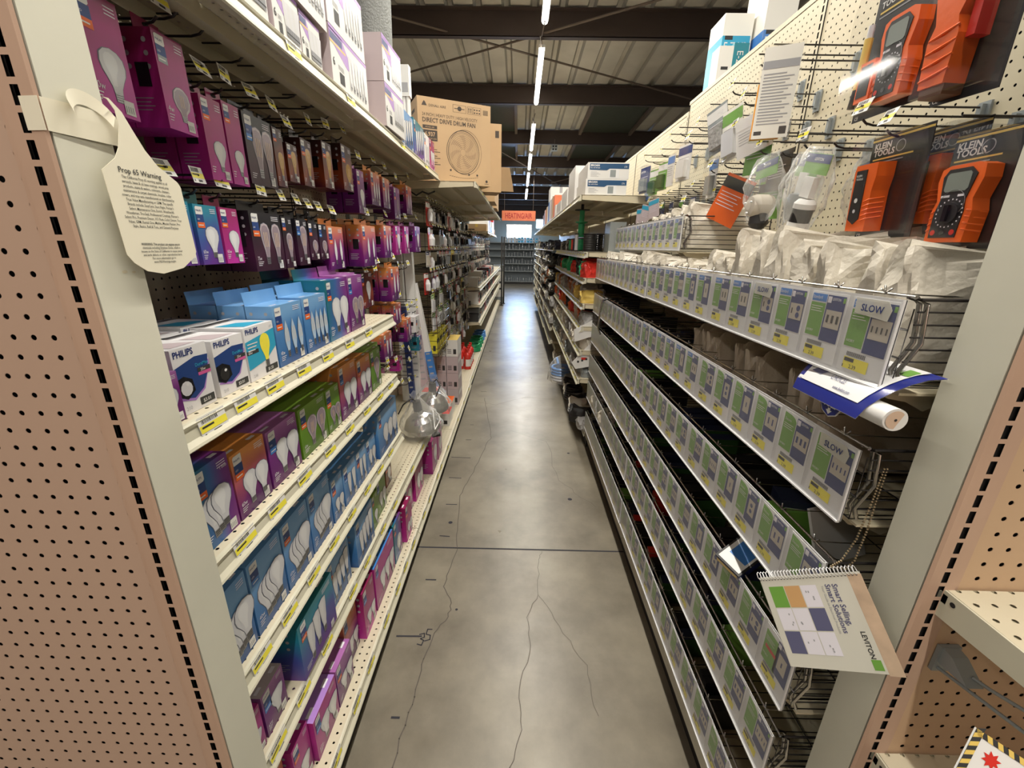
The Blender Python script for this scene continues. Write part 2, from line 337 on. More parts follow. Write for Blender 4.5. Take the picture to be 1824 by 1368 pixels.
rodt((.9, 13.6, zc(13.6)-.05), (4.6, 8.2, zc(8.2)-.03), .011, 'thin brown bracing rod far back over the right shelving')
rodt((-1.0, 9.0, zc(9)-.02), (1.4, 14.6, zc(14.6)-.02), .011, 'thin brown bracing rod crossing behind the third lamp strip')
# far wall with its window
wl = MB(); YW = 19.2
for (x0, z0, x1, z1) in ((-7, 0, -.56, 3.8), (.53, 0, 7, 3.8), (-.56, 0, .53, 1.86), (-.56, 2.42, .53, 3.8)): wl.box(x0, YW, z0, x1, YW+.12, z1, 'wall_paint')
wl.box(-7, YW-.03, 2.66, 7, YW, 3.8, 'beam')
struct(wl.build('wall_far'))
wn = MB(); wn.box(-.56, YW+.07, 1.86, .53, YW+.09, 2.42, 'window_sky'); wo = wn.build('window_1'); struct(wo)
wf = MB()
for (x0, z0, x1, z1) in ((-.56, 1.86, .53, 1.89), (-.56, 2.39, .53, 2.42), (-.56, 1.89, -.53, 2.39), (.5, 1.89, .53, 2.39), (-.2, 1.89, -.18, 2.39)): wf.box(x0, YW+.02, z0, x1, YW+.06, z1, 'alu')
wf.build('window_frame', wo)
wn = MB(); wn.box(.72, YW-.01, 2.28, 1.3, YW+.0, 2.62, 'window_sky'); struct(wn.build('window_2'))
# ceiling lamp strips
names = ['nearest unseen', 'second unseen', 'third unseen', 'lamp strip cut by the top edge of the view', 'longest and brightest lamp strip hanging above the aisle', 'lamp strip hanging just behind the brightest one', 'third lamp strip down the aisle', 'fourth lamp strip down the aisle, above the far sign', 'farthest lamp strip, low above the red sign']
for i, (ya, yb) in enumerate(LAMPS):
    if i < 3: continue
    ym = (ya+yb)/2; t = thing('lamp_strip', 'white '+names[i] if i != 3 else 'white '+names[i], 'ceiling light', (.21, ym, zc(ym)-.10), 'lamp strips above the aisle')
    b = MB(); b.prism([(0, 0), (1, 0), (1, 1), (0, 1)], lambda u, q, h: (-.035+.07*u, (ya-ym)+(yb-ya)*q, -.042*((ya-ym)+(yb-ya)*q)+.02+h), .03, 'white'); b.build('housing', t)
    b = MB(); P = []
    for a in range(9):
        an = math.pi*a/8; P.append([(.03*math.cos(an), yy, -.042*yy+.02-.03*math.sin(an)) for yy in (ya-ym, yb-ym)])
    b.grid(P, 'lamp_on'); b.build('diffuser', t)
    b = MB()
    for yy in (ya-ym+.1, yb-ym-.1): b.tube([(0, yy, .04), (0, yy, .30)], .004, 'rod', 5)
    b.tube([(0, ya-ym+.05, .05), (-.03, ya-ym-.15, .1), (-.02, ya-ym-.35, .02), (0, ya-ym-.6, .05)], .006, 'rod', 5); b.build('cable', t)
t = thing('outlet_box', 'grey square outlet box hanging from a rod below the third visible beam', 'outlet box', (.68, 9.62, zc(9.6)-.16))
b = MB(); b.box(-.06, -.03, 0, .06, .03, .12, 'steel_grey'); b.build('box', t)
b = MB(); [b.disc(lambda u, v: (u, -.031, v), x, z, .018, 'dark_void', 10) for x in (-.027, .027) for z in (.033, .087)]; b.build('sockets', t)
b = MB(); b.tube([(0, 0, .12), (0, 0, .22)], .006, 'rod'); b.build('rod', t)
# hanging sign
t = thing('hanging_sign', 'red wooden aisle sign reading HEATING/AIR hanging before the window', 'sign', (-.03, 12.6, 2.20))
b = MB(); b.box(-.47, 0, 0, .47, .02, .26, 'sign_red'); b.build('board', t)
b = MB(); b.text('HEATING/AIR', lambda u, v: (u, -.002, v), 0, .06, .2, 'sign_ink', 'C', .02, .62); b.build('lettering', t)
b = MB(); [b.tube([(x, .01, .26), (x, .01, zc(12.6)-2.2)], .004, 'rod', 5) for x in (-.4, .4)]; b.build('wire', t)

# ================================================================ GONDOLAS
def price(mb, fn, u, v, wd=.05, ht=.032, yb=True):
    """a shelf ticket drawn flat in (u,v)"""
    mb.rect(fn, u, v, u+wd, v+ht, 'white')
    f2 = lambda a, c_: fn2(fn, a, c_)
    mb.rect(f2, u+.001, v+ht*.30, u+wd-.001, v+ht*.62, 'yellow')
    x = u+wd*.12
    while x < u+wd*.7:
        q = rnd.choice((.0012, .002, .0008)); mb.rect(f2, x, v+ht*.68, x+q, v+ht*.93, 'ink'); x += q+.0016
    mb.rect(lambda a, c_: fn3(fn, a, c_), u+wd*.08, v+ht*.48, u+wd*.5, v+ht*.56, 'ink'); mb.rect(f2, u+wd*.1, v+ht*.08, u+wd*.16, v+ht*.22, 'ink'); mb.rect(f2, u+wd*.42, v+ht*.08, u+wd*.72, v+ht*.22, 'ink')
def fn2(fn, a, c_):
    p = Vector(fn(a, c_)); q = Vector(fn(a+1, c_))-p; r = Vector(fn(a, c_+1))-p; return p+q.cross(r).normalized()*.0004
def fn3(fn, a, c_):
    p = Vector(fn(a, c_)); q = Vector(fn(a+1, c_))-p; r = Vector(fn(a, c_+1))-p; return p+q.cross(r).normalized()*.0008
TAGS = []
for k in range(4):
    b = MB(); price(b, lambda u, v: (0, u, v), 0, 0, .068, .040); TAGS.append(b.mesh('price_tag'))
def shelf_mesh(L, D, top='perf_deck', lip=.035):
    """shelf running along +Y, front edge at x=0, back at x=-D, top surface at z=0; rolled front lip with a ticket channel"""
    b = MB()
    b.box(-D, 0, -.0008, 0, L, 0, top)
    for xx in (-D*.97, -D*.66, -D*.33): b.box(xx, .004, -.03, xx+.03, L-.004, -.0008, 'beige')
    pr = [(0, 0), (.006, -.001), (.009, -.004), (.008, -.009), (.006, -.012), (.010, -lip+.006), (.018, -lip-.002), (.020, -lip-.006), (.017, -lip-.009), (.012, -lip-.004), (-.006, -lip-.002), (-.006, -.004)]
    P = [[(x, y, z) for y in (0, L)] for x, z in pr]
    b.grid(P, 'beige_light', smooth=False); b.face([(x, 0, z) for x, z in pr], 'beige_light'); b.face([(x, L, z) for x, z in pr][::-1], 'beige_light')
    for y in (.002, L-.004):   # tapering end brackets
        b.prism([(-D, -.06), (-D, -.004), (-.01, -.004), (-.01, -.03)], lambda u, v, h: (u, y+h, v), .002, 'beige')
    return b
def add_shelf(root, L, D, x, y, z, tags=(), mir=False, name='shelf', top='perf_deck', lip=.035):
    o = shelf_mesh(L, D, top, lip).build(name, root, (x, y, z), math.pi if mir else 0)
    for i, ty in enumerate(tags):
        q = link('price_tag', TAGS[i % 4], o, (.0135, ty, -lip-.004)); q.rotation_euler = (R(rnd.uniform(-1.5, 1.5)), R(-9), 0)
    return o
def upright(b, x, y, z0, z1, face, wd=.032, m='beige'):
    """slotted standard; face 'Y-': slots facing -Y at plane y; 'X+'/'X-': slots facing the aisle at plane x"""
    p = .0254; n = int((z1-z0)/p)
    def add(u0, u1, v0, v1, mm, dp=0):
        if face == 'Y-': b.face([(x+u0, y+dp, v0), (x+u1, y+dp, v0), (x+u1, y+dp, v1), (x+u0, y+dp, v1)], mm)
        elif face == 'X+': b.face([(x-dp, y+u0, v0), (x-dp, y+u1, v0), (x-dp, y+u1, v1), (x-dp, y+u0, v1)], mm)
        else: b.face([(x+dp, y+u1, v0), (x+dp, y+u0, v0), (x+dp, y+u0, v1), (x+dp, y+u1, v1)], mm)
    s0, s1 = -.0044, .0044
    add(-wd/2, s0, z0, z1, m); add(s1, wd/2, z0, z1, m)
    for i in range(n):
        z = z0+i*p; add(s0, s1, z, z+.0065, m)
        # slot insides: a near-black strip behind them as painted shade
    add(s0-.004, s1+.004, z0, z1, 'dark_void', .006)
    zt = z0+n*p
    if zt < z1: add(s0, s1, zt, z1, m)

# ---- left run
def bay(side, y0, ztop, xb, xf, label, L=1.22, deck=True, decktags=()):
    t = thing('gondola_bay', label, 'shelving', (0, 0, 0), 'shelving bays on the '+('left' if side == 'L' else 'right'))
    sg = 1 if side == 'L' else -1
    b = MB(); a, c_ = sorted((xb, xb-sg*.0006)); b.box(a, y0+.016, .1, c_, y0+L-.016, ztop, 'peg_yz')
    b.build('back_panel', t)
    b = MB(); a, c_ = sorted((xb-sg*.03, xb-sg*.034)); b.box(a, y0, 0, c_, y0+L, ztop-.01, 'dark_void'); a, c_ = sorted((xb+sg*.002, xb-sg*.036)); b.box(a, y0, ztop, c_, y0+L, ztop+.018, 'beige'); b.build('core_shade', t)  # near-black sheet painting the shade behind the holes, plus the beige cap
    b = MB(); upright(b, xb+sg*.004, y0, .1, ztop, 'X+' if side == 'L' else 'X-'); b.build('upright', t)
    if deck:
        o = add_shelf(t, L-.004, abs(xf-xb), xf, y0+(L-.002 if side == 'R' else .002), .125, decktags, side == 'R', 'base_deck', lip=.03)
        b = MB(); a, c_ = sorted((xf-sg*.004, xf-sg*.012)); b.box(a, y0, 0, c_, y0+L, .085, 'black'); b.build('kick_plate', t)
    return t
XL, XLb, XLd = -.545, -.905, -.496
bt = lambda y0: [i*.135+.03+rnd.uniform(-.01, .01) for i in range(9)]
g1 = bay('L', .58, 2.0, XLb, XLd, 'cream shelving bay nearest on the left holding light bulb cartons', decktags=[.06, .17, .33, .46, .64, .80, .93, 1.08])
g2 = bay('L', 1.80, 2.0, XLb, XLd, 'cream shelving bay on the left behind the first, with one shelf and hooks', decktags=[.1, .25, .5, .62, .9])
YS = .582
S1T = [.05, .15, .27, .40, .53, .66, .82, 1.0]
add_shelf(g1, 1.218, .355, XL, YS, 1.215, [.06, .155, .26, .39, .53, .69, .87])
add_shelf(g1, 1.218, .355, XL, YS, .95, [.075, .19, .32, .47, .62, .78, .93, 1.07])
add_shelf(g1, 1.218, .355, XL, YS, .67, [.05, .165, .29, .42, .56, .71, .86, 1.0])
add_shelf(g1, 1.218, .355, XL, YS, .41, [.04, .16, .30, .5, .64, .83, 1.0])
add_shelf(g2, 1.218, .355, XL, 1.802, .41, [.1, .35, .7])
add_shelf(g1, 1.218, .36, XL, YS, 1.945, [.55, .9], lip=.035)
add_shelf(g2, 1.218, .36, XL, 1.802, 1.945, [.3, .8], lip=.035)
for i, y0 in enumerate((3.02, 4.24, 5.46, 6.68, 7.90, 9.12, 10.34)):
    g = bay('L', y0, 1.9 if i < 3 else 1.7, XLb, XLd-.01*(i > 0), 'cream shelving bay, %s behind the leaning tube boxes on the left' % ORD[i], decktags=[.2, .6, 1.0])
    if i < 3: add_shelf(g, 1.218, .60, -.30, y0+.002, 1.905, [.2, .5, .9], lip=.035)
    elif i < 5: add_shelf(g, 1.218, .40, -.48, y0+.002, 1.72, [], lip=.035)
    if i >= 2:
        for z in (.55, .78, 1.0): add_shelf(g, 1.218, .38, -.50, y0+.002, z, [.15, .4, .65, .9])
# ---- right run
XR, XRb, XRd = .54, 1.04, .571
gr = []
for i, y0 in enumerate((.58, 1.80, 3.02, 4.24, 5.46, 6.68, 7.90, 9.12, 10.34)):
    lb = ['cream pegboard bay nearest on the right, full of wall plate bins', 'cream pegboard bay second on the right, with the short upper basket'][i] if i < 2 else 'cream shelving bay on the right, %s behind the wall plate bins' % ORD[i-2]
    g = bay('R', y0, 2.35 if i < 2 else 2.3, XRb, XRd-.015*(i > 1), lb, decktags=[] if i < 2 else [.15, .5, .9]); gr.append(g)
    if i >= 2:
        add_shelf(g, 1.218, .62, .40, y0+1.22, 1.835, [.2, .7], True)
        xf = (.47, .47, .44, .43, .43, .42, .42)[i-2]
        for z in ((1.475, 1.30, 1.12, .96, .78, .56) if i < 4 else (1.5, 1.36, 1.2, 1.03, .86, .68, .5, .32)):
            add_shelf(g, 1.218, 1.03-xf, xf, y0+1.22, z, [.1, .23, .36, .5, .64, .78, .92, 1.06], True)
# ---- front end caps facing the camera
t = thing('end_panel', 'tan pegboard end panel with a slotted upright at the left of the view', 'shelving', (0, 0, 0)); TL = t
b = MB(); b.box(-1.45, .500, 0, -.548, .5006, 2.6, 'peg_xz'); b.build('back_panel', t)
b = MB(); upright(b, -.5235, .497, 0, 2.6, 'Y-', .036, 'tan')
b.face([(-.5055, .497, 0), (-.503, .500, 0), (-.503, .500, 2.6), (-.5055, .497, 2.6)], 'tan'); b.face([(-.5415, .497, 0), (-.5415, .497, 2.6), (-.543, .502, 2.6), (-.543, .502, 0)], 'tan')
b.box(-.548, .499, 0, -.543, .504, 2.6, 'tan'); b.build('upright', t)
b = MB(); b.box(-.53, .503, 0, -.503, .574, 2.6, 'cover_plate')
for (y, z, r_) in ((.53, 1.74, .004), (.545, 1.462, .004), (.558, 1.461, .003), (.55, 1.76, .002)):
    b.disc(lambda u, v: (-.5027, u, v), y, z, r_, 'beige', 9, r_*.5)
b.build('side_cover', t)
b = MB(); b.box(-1.45, .56, 0, -.535, .575, 2.6, 'dark_void'); b.build('core_shade', t)  # added near-black sheet, stands for the shade behind the peg holes
t = thing('end_panel', 'tan pegboard end panel with shelves and a slotted upright at the right of the view', 'shelving', (0, 0, 0)); TR = t
b = MB(); b.box(.648, .500, 0, 1.5, .5006, 2.6, 'peg_xz_r'); b.build('back_panel', t)
b = MB(); upright(b, .624, .497, 0, 2.6, 'Y-', .040, 'tan')
b.face([(.600, .500, 0), (.604, .497, 0), (.604, .497, 2.6), (.600, .500, 2.6)], 'tan'); b.box(.644, .499, 0, .650, .504, 2.6, 'tan'); b.build('upright', t)
b = MB(); b.box(.600, .503, 0, .628, .574, 2.6, 'cover_plate'); b.build('side_cover', t)
b = MB(); b.box(.632, .56, 0, 1.5, .575, 2.6, 'dark_void'); b.build('core_shade', t)  # same near-black sheet for the shade behind the right panel
for z in (1.035, .684):
    b = MB(); b.box(.634, .17, z-.004, 1.5, .497, z, 'beige', top='perf_deck')
    b.prism([(.497, -.045), (.497, 0), (.17, .002), (.17, -.028)], lambda u, v, h: (.630+h, u, z+v), .003, 'beige_light')
    b.prism([(.503, -.02), (.503, -.006), (.49, -.006), (.49, -.02)], lambda u, v, h: (.630+h, u, z+v), .003, 'beige_light')
    b.disc(lambda u, v: (.6295, u, v), .481, z-.012, .004, 'dark_void', 10)
    b.build('shelf', t)

# ================================================================ LIGHT BULB CARTONS
def F(w):      # front face of a carton: (u, v) with u from -w/2 .. w/2 along +Y
    return lambda u, v, e=.0005: (e, u, v)
PROF = {'a19': [(.09, 0), (.10, .18), (.12, .28), (.19, .42), (.27, .56), (.30, .70), (.27, .86), (.16, .96), (0, 1)],
        'st': [(.07, 0), (.08, .2), (.10, .34), (.15, .5), (.19, .68), (.19, .84), (.13, .96), (0, 1)],
        'candle': [(.05, 0), (.06, .2), (.09, .3), (.12, .45), (.11, .65), (.06, .85), (0, 1)],
        'br': [(.10, 0), (.12, .2), (.14, .36), (.25, .55), (.33, .8), (.32, .93), (.16, 1), (0, 1)],
        'globe': [(.1, 0), (.12, .18), (.14, .26), (.28, .40), (.35, .62), (.30, .84), (.14, .97), (0, 1)],
        'spot': [(.06, 0), (.08, .25), (.12, .4), (.16, .75), (.17, .95), (0, 1)]}
def bulb(b, w, u, v, h, kind, glass='frost', fil=False, lv=0, tilt=0, wmax=None):
    if wmax: h = min(h, wmax/(2*max(r for r, t in PROF[kind])))
    pr = PROF[kind]; cs, sn = math.cos(tilt), math.sin(tilt)
    e = .0006+.0005*lv
    fn = lambda a, c_, q=0: (e+q, u+a*cs-c_*sn, v+a*sn+c_*cs)
    pts = [(-r*h, t*h) for r, t in pr]+[(r*h, t*h) for r, t in pr[::-1][1:]]
    o_ = [(x*1.07, y*1.01-.005*h) for x, y in pts]
    b.face([fn(x*1.09, y*1.02-.008*h, -.0003) for x, y in pts[::-1]], 'outline')
    b.face([fn(x, y) for x, y in pts[::-1]], glass)
    if glass in ('frost', 'white'): b.face([fn(x*.55-.04*h, y*.62+.30*h, .00012) for x, y in pts[::-1]], 'white_gloss')
    elif glass == 'clearbulb': b.face([fn(x*.86, y*.84+.11*h, .00012) for x, y in pts[::-1]], 'clear_in')
    r0 = pr[0][0]*h*.95
    b.face([fn(-r0, 0, .0002), fn(r0, 0, .0002), fn(r0*1.1, .17*h, .0002), fn(-r0*1.1, .17*h, .0002)], 'screwbase')
    for k in range(3): b.face([fn(-r0*1.05, (.035+.045*k)*h, .0004), fn(r0*1.05, (.045+.045*k)*h, .0004), fn(r0*1.05, (.055+.045*k)*h, .0004), fn(-r0*1.05, (.045+.045*k)*h, .0004)], 'ink')
    if fil:
        for q in (-.07, 0, .07): b.face([fn((q-.006)*h, .42*h, .0004), fn((q+.006)*h, .42*h, .0004), fn((q+.006)*h, .78*h, .0004), fn((q-.006)*h, .78*h, .0004)], 'filament')
def logo(b, fn, u, v, wd, band='orange', hh=None):
    """white shield with the maker's name over a blue and a coloured band; u,v = top left"""
    h = hh or wd*.75; r = wd*.12
    b.face([fn(u, v-h), fn(u+wd-r, v-h), fn(u+wd, v-h+r), fn(u+wd, v), fn(u+r, v), fn(u, v-r)], 'white')
    b.text('PHILIPS', lambda a, c_: fn(a, c_, .0008), u+wd*.08, v-h*.62, wd*.24, 'logo_blue', 'L', .01, .95)
    b.face([fn(u, v-h*2.0), fn(u+wd, v-h*2.0), fn(u+wd, v-h), fn(u, v-h)], 'band_blue')
    b.text('LED', lambda a, c_: fn(a, c_, .0008), u+wd*.1, v-h*1.7, wd*.2, 'text_light')
    b.face([fn(u, v-h*2.7), fn(u+wd, v-h*2.7), fn(u+wd, v-h*2.0), fn(u, v-h*2.0)], band)
    b.rect(lambda a, c_: fn(a, c_, .0008), u+wd*.12, v-h*2.42, u+wd*.8, v-h*2.3, 'white')
def carton(sty, w_, d, h, kind='a19', n=2, glass='frost', band='orange', watt='60w', fil=False, tab=False, window=False, flap=False, flag='', bs=.62, topc=None):
    """carton with its printed front at x=0 facing +X, centred on y, base at z=0, going back to x=-d"""
    b = MB(); m_ = STY[sty]
    b.box(-d, -w_/2, 0, 0, w_/2, h, m_, top=topc)
    fn = F(w_)
    lw = min(.026, w_*.30)
    lg = lambda u, v, e=.0006: (e, u, v)
    logo(b, lg, -w_/2+w_*.06, h*.965, lw, band)
    bh = h*bs; px = w_*.5/max(n, 1) if n > 1 else 0
    if kind == 'fan':      # overlapping row of bulbs
        for i in range(n): bulb(b, w_, w_*(-.12+i*.125), h*(.10+.025*i), bh*.86, 'a19', 'frost', lv=i)
    elif kind == 'brfan':
        for i in range(n): bulb(b, w_, w_*(-.22+i*.18), h*(.10+.05*i), bh*.8, 'spot', 'frost', lv=i)
    else:
        cx = w_*.10
        for i in range(n):
            u = cx+(i-(n-1)/2)*w_*(.72/n if n > 1 else 0)
            bulb(b, w_, u, h*.12, bh, kind, glass, fil, i, 0, w_*(.56 if n == 1 else .80/n))
    if watt: b.text(watt, lambda u, v: (.0006, u, v), -w_/2+w_*.07, h*.19, min(.014, h*.09), 'text_light', 'L', 0, .8)
    for q in range(3): b.rect(lambda u, v: (.0006, u, v), -w_/2+w_*.07, h*(.155-.03*q), -w_/2+w_*(.24-.03*q), h*(.165-.03*q), 'text_light')
    s_ = min(.016, w_*.2)
    b.rect(lambda u, v: (.0010, u, v), w_/2-w_*.10-s_*1.2, h*.03, w_/2-w_*.10, h*.03+s_*1.3, 'white')
    for q in range(4): b.rect(lambda u, v: (.0012, u, v), w_/2-w_*.10-s_*(1.1-.26*q), h*.03+s_*.2, w_/2-w_*.10-s_*(.98-.26*q), h*.03+s_*.8, 'grey_text')
    for q in range(3): b.rect(lambda u, v: (.0006, u, v), w_*.18, h*(.93-.03*q), w_*(.42), h*(.94-.03*q), 'text_light')
    if flag: b.text(flag, lambda u, v: (.0006, u, v), w_*.44, h*.84, min(.010, h*.07), 'text_light', 'R', 0, .8)
    # left side (facing the camera end): icons and, on hanging packs, the cut out window
    sd = lambda u, v, e=.0006: (-d+u, -w_/2-e, v)
    for q in range(3):
        for k in (.2, .75): b.disc(lambda u, v: sd(u, v), d*k, h*(.88-.13*q), h*.028, 'grey_text', 8)
    if window: b.rect(lambda u, v: sd(u, v, .0008), d*.36, h*.42, d*.74, h*.66, 'black_gloss')
    for q in range(4): b.rect(sd, d*.15, h*(.3-.04*q), d*(.7-.1*(q % 2)), h*(.31-.04*q), 'grey_text')
    # top: small print along the front edge
    tp = lambda u, v: (v, u, h+.0006)
    b.rect(tp, -w_*.42, -d*.22, -w_*.2, -d*.14, 'text_light'); b.rect(tp, w_*.2, -d*.2, w_*.4, -d*.1, 'text_light')
    if tab:
        b.box(-d*.55, -w_*.42, h, -d*.55+.0012, w_*.42, h+.024, m_); 
        b.disc(lambda u, v: (-d*.55+.0018, u, v), 0, h+.015, .009, 'dark_void', 12, .004)
    if flap:
        q = .03
        b.face([(-d, -w_/2, h), (-d, w_/2, h), (-d-.004, w_/2, h+q), (-d-.004, -w_/2, h+q)], m_)
        b.face([(-d+.0008, w_/2, h), (-d+.0008, -w_/2, h), (-d-.0032, -w_/2, h+q), (-d-.0032, w_/2, h+q)], m_)
        b.disc(lambda u, v: (-d-.0015+(v-h)*-.13+.0015, u, v), 0, h+q*.6, .010, 'dark_void', 12, .005)
    return b
_cm = {}
NAMES = {'blue': 'blue', 'magenta': 'magenta', 'magenta2': 'dark magenta', 'purple': 'purple', 'orange': 'orange and purple', 'black': 'black', 'green': 'green', 'teal': 'teal and purple', 'tealpurple': 'teal to purple', 'amber': 'dark amber', 'white': 'white'}
def put(x, y0, y1, z0, z1, sty, label, d=.09, group=None, rot=0, **kw):
    w_ = round(y1-y0-.002, 3); h = round(z1-z0, 3); k = (sty, w_, h, d, tuple(sorted(kw.items())))
    if k not in _cm: _cm[k] = carton(sty, w_, d, h, **kw).mesh('bulb_carton')
    o = link('bulb_carton', _cm[k], None, (x, (y0+y1)/2, z0), rot)
    return tag(o, label, 'light bulb box', group)
def row(x, z, items, where, d=.09):
    for it in items:
        y0, y1, h, sty, desc, kw = it
        kw = dict(kw); dd = kw.pop('d', d); xx = kw.pop('x', x); deep = kw.pop('deep', 0); rot = kw.pop('rot', 0)
        put(xx, y0, y1, z+.0006, z+h, sty, desc+' '+where, dd, 'bulb cartons '+where, rot, **kw)
        for q in range(deep):
            put(xx-(dd+.003)*(q+1), y0, y1, z+.0006, z+h, sty, '%s, %s deep, %s' % (desc, ORD[q+1], where), dd, 'bulb cartons '+where, rot, **kw)
W1 = 'on first open shelf'
def philips_white(w_, d, h, kind):
    b = MB(); b.box(-d, -w_/2, 0, 0, w_/2, h, 'c_white')
    f = lambda u, v, e=.0005: (e, u, v)
    if kind == 'yellow':
        P = [(-w_/2, h*.22), (w_*.1, h*.3), (w_/2, h*.5), (w_/2, h*.86), (-w_/2, h*.74)]
        b.face([f(*p) for p in P], 'cyan')
        b.rect(lambda u, v: f(u, v, .0008), -w_/2, h*.5, -w_*.12, h*.57, 'ink')
        b.text('60w', lambda u, v: f(u, v, .0011), -w_*.46, h*.51, .008, 'white', 'L', .01)
        pr = PROF['a19']; bh = h*.62
        b.face([f(w_*.12+r*bh*.85, h*.2+t*bh, .001) for r, t in pr]+[f(w_*.12-r*bh*.85, h*.2+t*bh, .001) for r, t in pr[::-1][1:]], 'yellow')
        b.rect(lambda u, v: f(u, v, .0012), w_*.12-.006, h*.17, w_*.12+.006, h*.30, 'screwbase')
        for q in range(3): b.rect(lambda u, v: f(u, v, .0009), -w_*.45, h*(.68-.06*q), -w_*(.12+.05*q), h*(.70-.06*q), 'white')
        b.text('NO', lambda u, v: f(u, v, .0009), w_*.36, h*.90, .006, 'grey_text')
    else:
        b.face([f(-w_/2, h*.28), f(-w_*.1, h*.2), f(w_*.2, h*.3), f(w_*.42, h*.55), f(w_/2, h*.8), f(w_*.1, h*.82), f(-w_/2, h*.72)], 'band_blue')
        b.face([f(-w_/2, h*.24, .0004), f(-w_*.1, h*.16, .0004), f(w_*.24, h*.28, .0004), f(w_*.5, h*.66, .0004), f(w_*.5, h*.72, .0004)], 'lilac_print')
        b.rect(lambda u, v: f(u, v, .0008), w_*.12, h*.56, w_/2, h*.63, 'ink'); b.text('25w', lambda u, v: f(u, v, .0012), w_*.2, h*.573, .007, 'white', 'L', .01)
        b.rect(lambda u, v: f(u, v, .0008), w_*.12, h*.51, w_/2, h*.56, 'pinkcard')
        b.text('DuraMax', lambda u, v: f(u, v, .0008), w_*.08, h*.66, .0085, 'cyan', 'L', .01)
        # window with the bulb in it
        pts = [(-w_*.52, h*.30), (-w_*.3, h*.22), (-w_*.05, h*.32), (-w_*.08, h*.5), (-w_*.3, h*.58), (-w_*.52, h*.55)]
        b.face([f(max(-w_/2, a), c_, .0010) for a, c_ in pts], 'black_gloss')
        b.face([f(-w_*.28+.013*math.cos(t*.5236), h*.39+.013*math.sin(t*.5236), .0013) for t in range(12)], 'frost' if kind == 'frost' else 'black')
        b.face([f(-w_*.24+.004*math.cos(t), h*.45+.003*math.sin(t), .0016) for t in range(6)], 'white_gloss')  # small white glint painted on the bulb
    b.text('PHILIPS', lambda u, v: f(u, v), -w_*.44, h*.87, .0155, 'logo_blue', 'L', .025, .9)
    b.rect(lambda u, v: f(u, v, .0006), w_*.02, h*.05, w_*.46, h*.17, 'ink'); b.text('$3.01' if kind != 'yellow' else '$1.33', lambda u, v: f(u, v, .0009), w_*.1, h*.08, .009, 'white', 'L', .01)
    b.text('210', lambda u, v: f(u, v, .0006), -w_*.4, h*.06, .009, 'grey_text')
    # top print
    b.face([(-.01, -w_*.3, h+.0005), (-.01, w_*.4, h+.0005), (-d*.5, w_*.1, h+.0005), (-d*.6, -w_*.4, h+.0005)], 'lilac' if kind != 'yellow' else 'cyan')
    # tuck flap standing a little open
    b.face([(-d, -w_/2, h+.0005), (-d, w_/2, h+.0005), (-d+.03, w_/2-.004, h+.006), (-d+.03, -w_/2+.004, h+.006)], 'c_white')
    return b
for (y0, y1, z1, kind, lb) in ((.652, .735, 1.330, 'frost', 'white and blue carton with a frosted bulb in its window, nearest on first shelf'), (.747, .838, 1.325, 'dark', 'white and blue carton with a dark globe bulb in its window'), (.842, .952, 1.331, 'yellow', 'white and turquoise carton printed with a yellow bulb')):
    me = philips_white(y1-y0-.002, .11, z1-1.2156, kind).mesh('bulb_carton')
    tag(link('bulb_carton', me, None, (-.565, (y0+y1)/2, 1.2156)), lb, 'light bulb box')
    if kind != 'frost': tag(link('bulb_carton', me, None, (-.69, (y0+y1)/2-.004, 1.2156)), lb+', second deep', 'light bulb box')
put(-.556, .592, .648, 1.2156, 1.30, 'purple', 'purple carton half hidden by the end panel on the top open shelf', watt='', n=1)
row(-.565, 1.215, [
    (.957, 1.090, .146, 'blue', 'blue carton of three candle bulbs with orange band', dict(kind='candle', n=3, glass='clearblue', fil=True, watt='40w', d=.062, flap=True, deep=2)),
    (1.096, 1.236, .150, 'blue', 'blue carton of four candle bulbs with orange band', dict(kind='candle', n=4, glass='clearblue', fil=True, watt='40w', d=.062, flap=True, deep=1)),
    (1.240, 1.400, .182, 'tealpurple', 'tall teal and purple carton of two white bulbs', dict(kind='a19', n=2, watt='100w', flap=True, deep=1, bs=.7)),
    (1.406, 1.542, .184, 'purple', 'tall purple carton of two clear bulbs with blue band', dict(kind='a19', n=2, glass='clearbulb', fil=True, band='sky', watt='60w', flap=True, bs=.66)),
    (1.60, 1.73, .178, 'purple', 'purple two bulb carton set back at the far end', dict(kind='a19', n=2, band='sky', x=-.66, deep=0))], W1)
W2 = 'on second open shelf'
